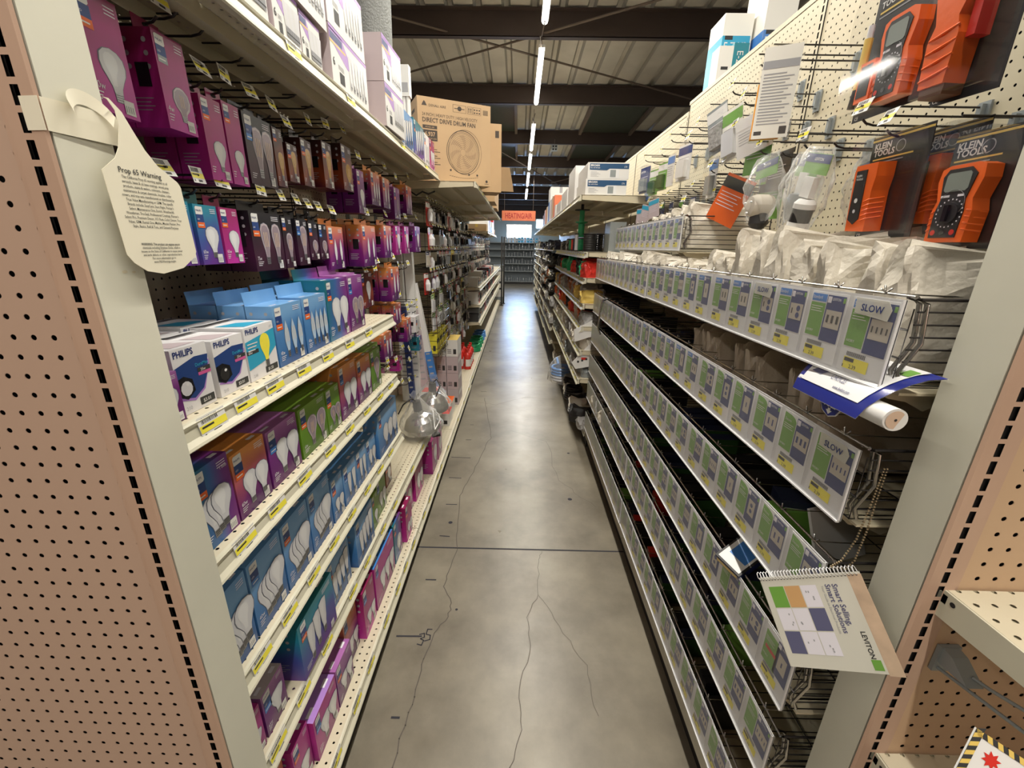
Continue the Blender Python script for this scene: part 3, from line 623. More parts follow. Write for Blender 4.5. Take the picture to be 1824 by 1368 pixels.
row(-.562, .95, [
    (.625, .724, .165, 'tealpurple', 'blue to purple carton of several bulbs', dict(kind='fan', n=3, watt='', flag='1 bulb', deep=1)),
    (.727, .842, .148, 'orange', 'orange and purple carton of two big white bulbs', dict(kind='a19', n=2, watt='60w', deep=1, flag='Ultra')),
    (.848, .982, .143, 'purple', 'pinkish purple carton of two white bulbs with blue band', dict(kind='a19', n=2, watt='60w', band='sky', deep=1, flag='Ultra')),
    (.991, 1.146, .140, 'green', 'green carton of two clear bulbs with seal, nearer', dict(kind='a19', n=2, glass='clearbulb', fil=True, watt='60w', deep=1)),
    (1.150, 1.245, .138, 'green', 'green carton of two clear bulbs with seal, farther', dict(kind='a19', n=2, glass='clearbulb', fil=True, watt='', deep=1)),
    (1.251, 1.395, .178, 'orange', 'tall orange and purple carton of two bulbs', dict(kind='a19', n=2, watt='100w', band='sky', bs=.7, deep=1)),
    (1.403, 1.540, .160, 'orange', 'bright orange and purple carton of two bulbs with orange band', dict(kind='a19', n=2, watt='75w', bs=.66)),
    (1.545, 1.66, .158, 'green', 'tall green carton with one clear bulb', dict(kind='a19', n=1, glass='clearbulb', fil=True, watt='', bs=.7)),
    (1.67, 1.755, .155, 'green', 'narrow green carton last in its row', dict(kind='a19', n=1, glass='clearbulb', watt='', x=-.60))], W2)
W3 = 'on third open shelf'
row(-.556, .67, [
    (.60, .694, .188, 'blue', 'blue carton of four white bulbs cut by end panel', dict(kind='fan', n=4, band='sky', watt='', deep=1)),
    (.699, .824, .187, 'blue', 'big blue carton of four white bulbs with blue band', dict(kind='fan', n=4, band='sky', watt='40w', deep=1)),
    (.829, .957, .185, 'blue', 'blue carton of four white bulbs with orange band', dict(kind='fan', n=4, watt='60w', deep=1)),
    (.961, 1.090, .184, 'blue', 'blue carton of four white bulbs, third full one', dict(kind='fan', n=4, band='sky', watt='60w', deep=1)),
    (1.098, 1.180, .145, 'blue', 'small blue two bulb carton with orange band', dict(kind='a19', n=2, watt='40w', deep=1)),
    (1.187, 1.295, .138, 'blue', 'short blue carton of two slim bulbs', dict(kind='spot', n=2, band='sky', watt='', deep=1)),
    (1.298, 1.395, .133, 'blue', 'short blue carton of two slim bulbs, orange band', dict(kind='spot', n=2, watt='', deep=1)),
    (1.398, 1.50, .130, 'blue', 'short blue carton of two bulbs beside the tall one', dict(kind='a19', n=2, band='sky', watt='', deep=0)),
    (1.515, 1.775, .186, 'blue', 'wide tall blue carton of three white bulbs', dict(kind='globe', n=3, watt='', d=.06, x=-.546, bs=.6))], W3)
W4 = 'on fourth open shelf'
row(-.556, .41, [
    (.59, .652, .125, 'magenta2', 'dark purple carton hidden behind the end panel', dict(kind='br', n=1, watt='', deep=1)),
    (.658, .745, .125, 'purple', 'pink topped purple carton with one reflector bulb', dict(kind='br', n=1, band='sky', watt='65w', topc='lilac')),
    (.792, .99, .175, 'teal', 'large teal and purple carton of three reflector bulbs', dict(kind='brfan', n=3, watt='', x=-.535, d=.12, bs=.8)),
    (1.000, 1.165, .165, 'blue', 'blue carton of four long bulbs with orange band', dict(kind='brfan', n=4, watt='', bs=.75, deep=1)),
    (1.200, 1.375, .172, 'blue', 'blue carton of four long bulbs standing forward', dict(kind='brfan', n=4, band='sky', watt='', bs=.75, x=-.545, deep=1)),
    (1.40, 1.465, .15, 'green', 'narrow green carton beside the blue ones', dict(kind='a19', n=1, watt='')),
    (1.485, 1.60, .165, 'green', 'green carton of two white bulbs', dict(kind='a19', n=2, band='sky', watt='', x=-.565, deep=1)),
    (1.71, 1.80, .13, 'amber', 'orange topped dark red carton standing apart', dict(kind='globe', n=1, watt='', x=-.60, topc='gold', d=.08))], W4)
WD = 'on bottom deck'
row(-.528, .125, [
    (.600, .685, .19, 'orange', 'orange and purple carton nearest the camera', dict(kind='br', n=1, watt='65w', x=-.56, topc='c_orange')),
    (.692, .772, .172, 'magenta2', 'orange topped purple carton second', dict(kind='br', n=1, watt='', x=-.54)),
    (.776, .915, .150, 'magenta2', 'pink topped purple reflector carton with blue band', dict(kind='br', n=2, band='sky', watt='65w', d=.12, topc='lilac_print')),
    (.919, 1.035, .150, 'purple', 'purple carton with an orange sticker on its top', dict(kind='br', n=2, watt='', d=.11, topc='c_purple')),
    (1.040, 1.150, .205, 'orange', 'carton with a bright orange top', dict(kind='br', n=2, band='sky', watt='', topc='c_orange', d=.07, x=-.55)),
    (1.160, 1.270, .205, 'magenta', 'magenta carton with pink top and blue band', dict(kind='br', n=2, band='sky', watt='', d=.07)),
    (1.285, 1.53, .200, 'magenta2', 'wide dark magenta carton with a light blue top', dict(kind='br', n=3, band='sky', watt='', topc='sky', d=.075)),
    (1.54, 1.655, .200, 'tealpurple', 'blue and purple carton with one big globe', dict(kind='globe', n=1, watt='', d=.07)),
    (1.69, 1.80, .19, 'magenta', 'magenta carton with a dark window', dict(kind='globe', n=2, watt='', d=.085, window=True, x=-.515)),
    (1.85, 2.0, .19, 'magenta2', 'dark magenta carton pushed back', dict(kind='globe', n=1, watt='', d=.08, x=-.56)),
    (2.03, 2.22, .24, 'magenta', 'tall magenta globe bulb carton', dict(kind='globe', n=2, watt='', d=.08, x=-.55)),
    (2.33, 2.50, .225, 'magenta2', 'magenta carton below the hanging work lamps, the nearer', dict(kind='globe', n=1, watt='', d=.10, x=-.515, topc='pinkcard')),
    (2.52, 2.66, .225, 'magenta2', 'magenta carton below the hanging work lamps, the farther', dict(kind='globe', n=1, watt='', d=.10, x=-.515, topc='pinkcard'))], WD)

# ---- hooks
HOOK = {}
def hook_parts(L, tagx=True):
    if L in HOOK: return HOOK[L]
    a = MB(); a.tube([(.004, 0, 0), (L-.03, 0, 0), (L-.012, 0, .004), (L-.002, 0, .012)], .0024, 'wire_dark', 6)
    a.tube([(.004, 0, .038), (L+.008, 0, .038)], .0022, 'wire_dark', 6); wm = a.mesh('wire')
    a = MB(); a.box(.0008, -.014, -.016, .006, .014, .05, 'steel_grey'); a.box(.006, -.006, -.006, .016, .006, .044, 'steel_grey'); pm = a.mesh('back_plate')
    a = MB(); a.prism([(-.0225, 0), (.0225, 0), (.0225, .032), (-.0225, .032)], lambda u, v, h: (.0+h, u, v), .0012, 'plastic_clear')
    price(a, lambda u, v: (.0016, u, v), -.021, .001, .042, .030); tm = a.mesh('price_tag')
    HOOK[L] = (wm, pm, tm); return HOOK[L]
HN = [0]
def hook(x, y, z, L, label, side='L', tagon=True, group=None, drop=0, full=True):
    wm, pm, tm = hook_parts(L)
    t = thing('peg_hook', label, 'hook', (x, y, z), group, 0 if side == 'L' else math.pi)
    link('wire', wm, t)
    if full: link('back_plate', pm, t)
    if tagon:
        q = link('price_tag', tm, t, (L+.008, 0, .022-drop)); q.rotation_euler = (R(rnd.uniform(-4, 4)), R(rnd.uniform(-26, -8)), R(rnd.uniform(-8, 8)))
    return t
HL = .255
G1 = 'hooks of the upper row over the bulb shelves'; G2 = 'hooks of the middle row over the bulb shelves'
def hang(row_, zh, where, grp):
    for (y0, y1, z0, z1, sty, lb, kw) in row_:
        kw = dict(kw); deep = kw.pop('deep', 1); rot = kw.pop('rot', 0); x = kw.pop('x', -.642); d = kw.pop('d', .062)
        zt = zh+.004-.024+.006
        for q in range(deep+1):
            put(x-q*(d+.004), y0, y1, z0, z1, sty, lb+(', %s' % where if q == 0 else ', %s deep, %s' % (ORD[q], where)), d, 'bulb cartons on the '+where, rot, tab=True, window=True, **kw)
        hook(XLb+.001, (y0+y1)/2, z1+.017, HL if deep else HL, 'peg hook holding the '+lb, group=None)
hang([
    (.72, .80, 1.69, 1.85, 'magenta', 'purple carton half hidden by the end panel', dict(n=1, kind='a19', deep=2)),
    (.863, .936, 1.697, 1.850, 'magenta', 'big magenta carton with one clear bulb', dict(n=1, glass='clearbulb', kind='globe', fil=True, watt='4w', deep=2, band='steel_grey')),
    (.955, 1.020, 1.625, 1.780, 'magenta', 'magenta carton with one long white bulb, the nearer', dict(n=1, watt='', deep=1, bs=.7)),
    (1.024, 1.083, 1.625, 1.788, 'magenta', 'magenta carton with one long white bulb, the farther', dict(n=1, watt='', deep=1, bs=.7)),
    (1.092, 1.210, 1.635, 1.788, 'black', 'black carton of two clear filament bulbs', dict(n=2, kind='st', glass='clearbulb', fil=True, band='sky', watt='', deep=1, bs=.72)),
    (1.214, 1.262, 1.645, 1.785, 'amber', 'slim dark carton with an amber spiral bulb', dict(n=1, kind='st', glass='amberbulb', fil=True, watt='', deep=1, bs=.78)),
    (1.278, 1.336, 1.665, 1.762, 'amber', 'small dark amber carton, first of four', dict(n=1, kind='st', glass='amberbulb', fil=True, watt='', deep=2, bs=.7)),
    (1.40, 1.47, 1.67, 1.80, 'amber', 'dark amber carton, second of four', dict(n=1, kind='st', glass='amberbulb', fil=True, watt='', deep=1, bs=.7, x=-.66)),
    (1.525, 1.60, 1.68, 1.82, 'amber', 'dark amber carton, third of four', dict(n=1, kind='st', glass='amberbulb', fil=True, watt='', deep=1, bs=.7, x=-.65)),
    (1.665, 1.76, 1.69, 1.84, 'amber', 'dark amber carton, last of four', dict(n=1, kind='globe', glass='amberbulb', fil=True, watt='', deep=1, bs=.7)),
    (1.80, 1.88, 1.62, 1.78, 'purple', 'purple carton hanging low behind the amber ones', dict(n=1, watt='', deep=1)),
    (1.965, 2.09, 1.667, 1.80, 'orange', 'orange and purple carton of slim bulbs', dict(n=3, kind='candle', watt='', deep=2)),
    (2.13, 2.24, 1.667, 1.80, 'orange', 'orange and purple carton of candle bulbs', dict(n=2, kind='candle', watt='', deep=1)),
    (2.31, 2.42, 1.63, 1.78, 'purple', 'tilted purple pack with an orange tab', dict(n=1, kind='candle', glass='clearbulb', watt='', deep=0, topc='gold')),
    (2.56, 2.69, 1.672, 1.82, 'orange', 'last orange and purple carton of the row', dict(n=2, kind='candle', watt='', deep=2))], 1.82, 'upper hooks', G1)
hang([
    (.80, .868, 1.455, 1.573, 'teal', 'teal carton half hidden behind the warning tag', dict(n=1, watt='', deep=1)),
    (.878, .946, 1.455, 1.571, 'teal', 'teal and purple carton with one white bulb', dict(n=1, watt='60w', deep=2, bs=.68)),
    (.952, 1.014, 1.455, 1.571, 'magenta', 'magenta carton with one sensor bulb', dict(n=1, watt='60w', deep=2, bs=.66)),
    (1.055, 1.192, 1.432, 1.572, 'black', 'wide black carton of two filament bulbs', dict(n=2, kind='st', glass='clearbulb', fil=True, watt='75w', deep=1, bs=.70)),
    (1.196, 1.250, 1.434, 1.569, 'black', 'narrow black carton with one spiral filament bulb and orange band', dict(n=1, kind='st', glass='clearbulb', fil=True, watt='', deep=1, bs=.74)),
    (1.270, 1.338, 1.438, 1.567, 'black', 'black carton with one long filament bulb and blue band', dict(n=1, kind='st', glass='clearbulb', fil=True, band='sky', watt='', deep=1, bs=.74)),
    (1.345, 1.405, 1.451, 1.562, 'black', 'short black carton with a round filament bulb and orange band', dict(n=1, kind='globe', glass='clearbulb', fil=True, watt='', deep=1, bs=.6)),
    (1.412, 1.472, 1.451, 1.560, 'black', 'short black carton with a round filament bulb and blue band', dict(n=1, kind='globe', glass='clearbulb', fil=True, band='sky', watt='', deep=1, bs=.6)),
    (1.478, 1.605, 1.415, 1.557, 'orange', 'orange and purple carton of two candle bulbs, the nearer', dict(n=2, kind='candle', watt='', deep=1, bs=.6)),
    (1.80, 1.972, 1.412, 1.576, 'orange', 'orange and purple carton of two candle bulbs, the farther and larger', dict(n=2, kind='candle', watt='', deep=2, bs=.6)),
    (2.09, 2.22, 1.44, 1.588, 'orange', 'dark orange and purple carton', dict(n=2, kind='candle', watt='', deep=2)),
    (2.29, 2.39, 1.45, 1.595, 'magenta2', 'purple carton with a black window, the nearer', dict(n=1, watt='', deep=1)),
    (2.47, 2.57, 1.455, 1.60, 'magenta2', 'purple carton with a black window, the farther', dict(n=1, watt='', deep=1)),
    (2.72, 2.86, 1.46, 1.612, 'purple', 'light purple carton last in the row', dict(n=1, watt='', deep=2, band='sky'))], 1.59, 'middle hooks', G2)
hang([
    (1.90, 2.05, 1.22, 1.38, 'amber', 'brown carton hanging behind', dict(n=1, watt='', deep=1, x=-.70)),
    (2.155, 2.31, 1.225, 1.390, 'orange', 'large orange and purple carton with a black window', dict(n=2, kind='candle', watt='', deep=1, bs=.7)),
    (2.22, 2.37, 1.085, 1.195, 'orange', 'orange and purple carton below the large one', dict(n=2, kind='spot', watt='', deep=1, x=-.66)),
    (2.02, 2.16, .94, 1.075, 'orange', 'purple carton just past the end of the top open shelf', dict(n=2, kind='spot', watt='', deep=1, x=-.66)),
    (2.40, 2.50, .96, 1.09, 'orange', 'slim orange and purple carton', dict(n=1, kind='spot', watt='', deep=1)),
    (2.62, 2.73, .975, 1.073, 'white', 'grey white carton near the tube boxes', dict(n=1, watt='', deep=0)),
    (1.95, 2.06, .79, .90, 'magenta2', 'low purple carton', dict(n=1, watt='', deep=1, x=-.68)),
    (2.40, 2.47, .78, .86, 'magenta', 'small magenta box', dict(n=1, watt='', deep=0, x=-.70)),
    (2.68, 2.76, .84, .93, 'tealpurple', 'small blue grey pack', dict(n=1, watt='', deep=0))], 0, 'lower hooks', G2)
# bare hooks with tickets under the cartons, second bay
for i, (y, z) in enumerate([(1.9, 1.36), (2.02, 1.36), (2.42, 1.36), (2.52, 1.36), (2.64, 1.36), (2.3, 1.02), (2.55, 1.12), (2.68, 1.12), (2.8, 1.12), (1.95, .86), (2.1, .86), (2.25, .86), (2.4, .90), (2.55, .78), (2.7, .78), (2.2, .72), (2.35, .70), (2.5, .66), (2.65, .64), (1.98, .72)]):
    hook(XLb+.001, y, z, .225, 'bare black peg hook with a white ticket in the lower second bay at left', group='bare hooks of the second left bay')
for i, y in enumerate((.68, .74, .97, 1.04, 1.17, 1.3, 1.42, 1.52, 1.64)):
    hook(XLb+.001, y, 1.905, .245, 'black peg hook with a dim ticket close under the top shelf at left', group='hooks close under the top shelf at left')

# ================================================================ TOP SHELF, LEFT
def tube_case(w_, d, h):
    b = MB(); b.box(-d, -w_/2, 0, 0, w_/2, h, 'lilac'); f = lambda u, v, e=.0005: (e, u, v)
    b.rect(f, -w_/2, 0, w_/2, h, 'white'); 
    b.face([f(-w_/2, h*.95, .0008), f(-w_/2, h*.78, .0008), f(-w_*.1, h*.5, .0008), f(w_*.02, h*.5, .0008), f(w_*.02, h*.62, .0008), f(-w_*.2, h*.95, .0008)], 'lilac_print')
    b.rect(lambda u, v: f(u, v, .0008), -w_/2, h*.93, w_/2, h, 'lilac_print')
    b.rect(lambda u, v: f(u, v, .0010), -w_/2, h*.72, -w_*.12, h*.76, 'gold'); b.rect(lambda u, v: f(u, v, .0012), -w_*.48, h*.78, -w_*.2, h*.9, 'navy')
    b.text('6', lambda u, v: f(u, v, .0010), -w_*.46, h*.36, h*.2, 'ink', 'L', .02)
    b.rect(lambda u, v: f(u, v, .0010), -w_*.32, h*.12, -w_*.2, h*.32, 'ink')
    for q in range(3): b.rect(lambda u, v: f(u, v, .0010), -w_*.34, h*(.42-.03*q), -w_*.2, h*(.43-.03*q), 'grey_text')
    for i in range(6):
        u = w_*(-.02+.085*i); v = h*(.18-.0*i)
        b.face([f(u-.007, v+.02, .0011+.0001*i), f(u+.007, v+.02, .0011+.0001*i), f(u+.013, v+h*.6, .0011+.0001*i), f(u-.013, v+h*.6, .0011+.0001*i)], 'frost' if i % 2 else 'white_gloss')
        b.rect(lambda a, c_: f(a, c_, .0018), u-.005, v, u+.005, v+.02, 'screwbase'); b.rect(lambda a, c_: f(a, c_, .0020), u-.0055, v+.006, u+.0055, v+.009, 'ink')
    return b
ZT = 1.9456
def case(x, y0, y1, z0, h, lb, d=.2, rot=0):
    tag(link('bulb_case', tube_case(y1-y0-.003, d, h).mesh('bulb_case'), None, (x, (y0+y1)/2, z0+.0006), rot), lb, 'box')
case(-.56, 1.00, 1.115, ZT, .17, 'white end of the nearest case on the left top shelf')
case(-.56, 1.135, 1.262, ZT, .115, 'short lilac and white case, second on the left top shelf')
case(-.56, 1.265, 1.380, ZT, .108, 'short lilac and white case, third on the left top shelf')
case(-.553, 1.43, 1.74, ZT, .150, 'wide lilac and white case of six bulbs, lower of the tall stack', .22)
case(-.553, 1.43, 1.735, ZT+.152, .165, 'wide lilac and white case of six bulbs, upper of the tall stack', .22)
case(-.553, 1.20, 1.42, ZT+.118, .15, 'lilac case lying on the two short ones at the top edge of the view', .2)
case(-.53, 1.89, 2.14, ZT+.004, .150, 'plain white case jutting over the shelf edge, lower', .22, R(-2))
case(-.53, 1.89, 2.13, ZT+.156, .155, 'plain white case jutting over the shelf edge, upper', .22, R(-2))
WT = 'on high top shelf'
row(-.557, ZT-.0005, [
    (2.145, 2.215, .15, 'blue', 'narrow blue carton next to the white cases', dict(kind='brfan', n=2, watt='')),
    (2.22, 2.445, .165, 'blue', 'wide glossy blue carton', dict(kind='brfan', n=4, watt='', deep=1, bs=.8)),
    (2.452, 2.70, .180, 'teal', 'teal carton with three reflector bulbs', dict(kind='brfan', n=4, watt='', deep=1, bs=.8)),
    (2.706, 2.85, .170, 'white', 'white and blue carton', dict(kind='a19', n=2, watt='', deep=1)),
    (2.857, 3.01, .175, 'magenta', 'magenta and white carton last in line', dict(kind='br', n=2, watt='', deep=1))], WT, .10)
# woven roll and tube bundle
t = thing('fabric_roll', 'grey woven roll standing upright behind the white cases at top left', 'roll', (-.68, 2.32, ZT+.001))
b = MB(); P = []
for k in range(33):
    a = 2*math.pi*k/32; P.append([((.075+.004*math.sin(5*a+z*9))*math.cos(a), (.075+.004*math.sin(5*a+z*9))*math.sin(a), z) for z in (0, .2, .4, .62, .7)])
b.grid(P, 'woven'); b.face([p[-1] for p in P[:-1]], 'woven'); b.build('cloth', t)
b = MB(); b.tube([(0, 0, .02), (0, 0, .72)], .02, 'cardboard', 12); b.build('core', t)
t = thing('tube_bundle', 'bundle of white fluorescent tubes standing at the far end of the left top shelf', 'tubes', (-.71, 2.93, ZT+.001))
b = MB()
for i in range(3):
    for j in range(2): b.tube([(-.022+.022*i, -.011+.022*j, 0), (-.022+.022*i, -.011+.022*j, .54)], .0105, 'white', 10)
b.build('tube', t)
b = MB(); b.box(-.038, -.026, .40, .038, .026, .56, 'white'); b.rect(lambda u, v: (u, -.0265, v), -.03, .42, .03, .47, 'grey_text'); b.build('paper_sleeve', t)
# drum fan cartons
def fan_box(w_, d, h, full=True):
    b = MB(); b.box(0, 0, 0, w_, d, h, 'cardboard'); f = lambda u, v, e=.0008: (u, -e, v)
    if not full:
        b.rect(f, w_*.90, h*.8, w_*.96, h*.9, 'print_brown'); return b
    T = lambda s, u, v, z, bo=0, sx=1, al='L': b.text(s, f, u, v, z, 'print_brown', al, bo, sx)
    b.face([f(.028, h*.9), f(.062, h*.9), (.052, -.0008, h*.94), (.044, -.0008, h*.955), (.036, -.0008, h*.93)], 'print_brown')
    T('DENALI AIRE', .075, h*.895, .020, .0, 1.0)
    T('24 INCH | HEAVY DUTY | HIGH VELOCITY', .03, h*.785, .026, 0, .77); T('DIRECT DRIVE DRUM FAN', .03, h*.715, .036, .02, .86)
    for (u0, u1) in ((.235, .325), (.335, .37), (.375, .43)):
        for r in ((u0, h*.87, u1, h*.873), (u0, h*.955, u1, h*.958), (u0, h*.87, u0+.002, h*.958), (u1-.002, h*.87, u1, h*.958)): b.rect(f, *r, 'print_brown')
    b.disc(f, .28, h*.915, .014, 'print_brown', 12); b.rect(f, .245, h*.91, .315, h*.918, 'print_brown')
    for u in (.343, .357): b.rect(f, u, h*.885, u+.004, h*.93, 'print_brown'); b.face([f(u-.003, h*.925), f(u+.007, h*.925), f(u+.002, h*.945)], 'print_brown')
    for q in range(3):
        for p in range(2): b.rect(f, .38+.017*q, h*(.885+.035*p), .39+.017*q, h*(.9+.035*p), 'print_brown')
    for q in range(9): b.rect(f, .445+.004*q, h*.88, .447+.004*q, h*.94, 'print_brown')
    b.rect(f, .03, h*.64, .125, h*.68, 'print_brown'); b.rect(f, .03, h*.50, .125, h*.625, 'print_brown')
    b.text('6,937', lambda u, v: f(u, v, .0012), .077, h*.555, .034, 'cardboard', 'C', .02, .9); b.text('MAXIMUM CFM', lambda u, v: f(u, v, .0012), .077, h*.515, .012, 'cardboard', 'C')
    b.text('MOVES AIR', lambda u, v: f(u, v, .0012), .077, h*.65, .012, 'cardboard', 'C')
    for q in range(9): b.rect(f, .03, h*(.42-.025*q), .10+.02*((q*7) % 3), h*(.427-.025*q), 'print_brown')
    cx, cz = .30, h*.40
    def ring(r, wd, sx=.88, n=40, dx=0, e=.0009):
        for k in range(n):
            a, c_ = 2*math.pi*k/n, 2*math.pi*(k+1)/n
            b.face([f(cx+dx+r*sx*math.cos(a), cz+r*math.sin(a), e), f(cx+dx+r*sx*math.cos(c_), cz+r*math.sin(c_), e), f(cx+dx+(r+wd)*sx*math.cos(c_), cz+(r+wd)*math.sin(c_), e), f(cx+dx+(r+wd)*sx*math.cos(a), cz+(r+wd)*math.sin(a), e)][::-1], 'print_brown')
    ring(.128, .004); ring(.118, .002); ring(.135, .002, .86, 40, .015)
    for r in range(9): ring(.022+.011*r, .0012)
    for k in range(7):
        a0 = 2*math.pi*k/7; pts = []
        for q in range(7): r = .022+.014*q; an = a0+.10*q; pts.append((cx+r*.88*math.cos(an), cz+r*math.sin(an)))
        for q in range(6, -1, -1): r = .022+.014*q; an = a0+.10*q+.38; pts.append((cx+r*.88*math.cos(an), cz+r*math.sin(an)))
        b.face([f(*p, .0007) for p in pts][::-1], 'cardboard_dark')
    b.disc(lambda u, v: f(u, v, .0013), cx, cz, .012, 'cardboard', 12)
    for u in (.21, .34, .40): b.disc(f, u, h*.13+.02*(u == .21), .007, 'print_brown', 8)
    for q in range(14): b.rect(f, .20+.015*q, h*(.10-.02*math.sin(q*.24)), .212+.015*q, h*(.104-.02*math.sin(q*.24)), 'print_brown')
    b.disc(f, w_-.03, h*.06, .009, 'print_brown', 10); b.rect(f, w_-.045, h*.025, w_-.015, h*.03, 'print_brown')
    for k, v in enumerate((h*.85, h*.7, h*.6, h*.5)): b.rect(lambda u, q: (-.0008, u, q), d*.3, v, d*.7, v+.02, 'print_brown')
    return b
o = fan_box(.50, .24, .495).build('fan_carton', None, (-.665, 3.063, 1.9055), math.atan2(.214, .453)); tag(o, 'brown cardboard carton for a direct drive drum fan, facing the camera', 'carton')
o = fan_box(.48, .24, .47, False).build('fan_carton', None, (-.62, 3.50, 1.9055), R(12)); tag(o, 'plain side of a second brown carton standing behind the drum fan carton', 'carton')
def carton_plain(x0, y0, z0, x1, y1, z1, m, lb, cat='carton', nm='carton', tape=True, rz=0):
    b = MB(); w_, d, h = x1-x0, y1-y0, z1-z0; b.box(-w_/2, -d/2, 0, w_/2, d/2, h, m)
    if tape: b.rect(lambda u, v: (u, -d/2-.0005, v), -.02, h*.55, .02, h, 'gold' if m == 'cardboard' else 'grey_text'); b.rect(lambda u, v: (u, -d/2-.0005, v), -w_*.4, h*.12, -w_*.1, h*.3, 'print_brown')
    return tag(b.build(nm, None, ((x0+x1)/2, (y0+y1)/2, z0+.0006), rz), lb, cat)
carton_plain(-.60, 4.3, 1.905, -.24, 4.75, 2.15, 'cardboard', 'brown carton on the deep top shelf beyond the drum fan carton')
carton_plain(-.60, 5.0, 1.905, -.26, 5.5, 2.28, 'cardboard', 'tall brown carton at the end of the deep top shelf')
carton_plain(-.60, 3.85, 1.905, -.33, 4.2, 2.05, 'white', 'low white carton behind the drum fan cartons')
b = MB(); P = [[(-.02+.05*math.sin(s_*.5), -.0+.04*s_, -.10*s_*(1+.1*s_)) for s_ in (0, .5, 1, 1.5)], [(.16+.05*math.sin(s_*.5), .05+.04*s_, -.10*s_*(1+.1*s_)) for s_ in (0, .5, 1, 1.5)]]
b.grid(P, 'cardboard'); fo = b.build('flap', o, (0, 0, 0)); fo.matrix_parent_inverse = (Matrix.Translation((-.62, 3.50, 1.9055)) @ Matrix.Rotation(R(12), 4, 'Z')).inverted(); fo.location = (-.25, 3.72, 2.11)
for i in range(7):
    y = 6.75+i*.34; carton_plain(-.80, y, 1.721, -.50, y+.26, 1.721+.10+.1*(i % 3), ('cardboard', 'white', 'purple', 'navy', 'white', 'red', 'cardboard')[i], 'carton on the top shelf far down the left side, %s from the near end' % ORD[i], tape=i % 2 == 0)

# ---- leaning tube boxes at the end of the second bay
def longbox(p0, p1, w_, d, m, txt, lb, tm='navy', nm='tube_carton', bm=None):
    p0, p1 = Vector(p0), Vector(p1); L = (p1-p0).length
    b = MB(); b.box(-d, -w_/2, 0, 0, w_/2, L, m)
    # front faces +X and the near side faces -Y; text runs down the near side
    f = lambda u, v: (-d/2-v+.0, -w_/2-.0006, L-.05-u)
    b.text(txt, f, .02, -d*.16, d*.55, tm, 'L', .02)
    for q in range(5): b.rect(lambda u, v: (u, -w_/2-.0006, v), -d*.8, L*.16+.05*q, -d*.2, L*.16+.05*q+.012, 'grey_text')
    if bm: b.box(-d-.0004, -w_/2-.0004, 0, .0004, w_/2+.0004, L*.42, bm)
    o = b.build(nm); o.matrix_world = Matrix.Translation(p0) @ (p1-p0).to_track_quat('Z', 'Y').to_matrix().to_4x4()
    return tag(o, lb, 'tube box')
def longbox2(x0, z0, x1, z1, y, w_, d, *a, **k):
    o = longbox((x0, y, z0), (x1, y, z1), w_, d, *a, **k)
    L = math.hypot(x1-x0, z1-z0); an = math.atan2(x1-x0, z1-z0); o.matrix_world = Matrix.Translation((x0, y, z0)) @ Matrix.Rotation(an, 4, 'Y'); return o
longbox2(-.775, .414, -.775, 1.46, 2.90, .05, .055, 'white', 'PHILIPS', 'white fluorescent tube box lettered down its side, standing against the cream panel', bm=None)
longbox2(-.70, .414, -.715, 1.48, 2.93, .05, .055, 'white', '', 'plain white tube sleeve standing between the lettered and the leaning ones')
longbox2(-.64, .414, -.735, 1.36, 2.95, .045, .055, 'lilac', '40W 48IN', 'long grey white tube box leaning toward the aisle with small black print')
longbox2(-.575, .414, -.71, 1.25, 2.99, .04, .045, 'white', '', 'leaning tube box with a bright blue lower half', bm='sky')
longbox2(-.73, .414, -.76, 1.10, 2.86, .03, .04, 'navy', '', 'dark blue narrow tube box behind the leaning ones')
# ---- bagged clamp lamps
def clamp_lamp(loc, lb, rz):
    t = thing('clamp_lamp', lb, 'lamp', loc, None, rz)
    b = MB(); b.lathe([(.108, .0), (.112, .004), (.104, .03), (.085, .065), (.055, .092), (.03, .105), (.024, .13)], 'alu', n=28); b.build('reflector', t)
    b = MB(); b.lathe([(.0, .19), (.022, .185), (.026, .15), (.026, .125)], 'black', n=14); b.build('socket', t)
    b = MB(); pts = [(.11*math.cos(a), .11*math.sin(a)-.0, .004) for a in [k*.3926 for k in range(16)]]; b.tube(pts, .0025, 'chrome', 5, True)
    b.tube([(.08, -.10, .03), (.115, -.03, .05), (.11, .05, .05), (.085, -.01, .115), (.08, -.10, .03)], .003, 'white', 5); b.build('wire_guard', t)
    b = MB(); b.tube([(0, 0, .18), (-.02, -.03, .22), (-.07, -.06, .20), (-.11, -.04, .14)], .004, 'black', 6); b.box(.06, -.04, -.04, .085, -.01, .02, 'black'); b.box(.05, -.035, -.055, .10, -.015, -.04, 'black'); b.build('cord_and_clamp', t)
    b = MB(); P = []
    for i in range(25):
        a = 2*math.pi*i/24; r = []
        for j, (rr, z) in enumerate(((.122, -.012), (.126, .01), (.118, .05), (.10, .09), (.07, .125), (.045, .17), (.02, .21), (.03, .235))):
            q = rr*(1+.09*math.sin(a*5+j*1.7)+.05*math.sin(a*9-j)); r.append((q*math.cos(a), q*math.sin(a), z+.006*math.sin(a*4+j)))
        P.append(r)
    b.grid(P, 'bag_clear'); b.build('plastic_bag', t)
    t.rotation_euler = (R(4), R(-8), rz)
clamp_lamp((-.56, 2.30, .455), 'bagged aluminium clamp work lamp on the low shelf at left, the nearer', .2)
clamp_lamp((-.57, 2.66, .455), 'bagged aluminium clamp work lamp on the low shelf at left, the farther', 1.6)
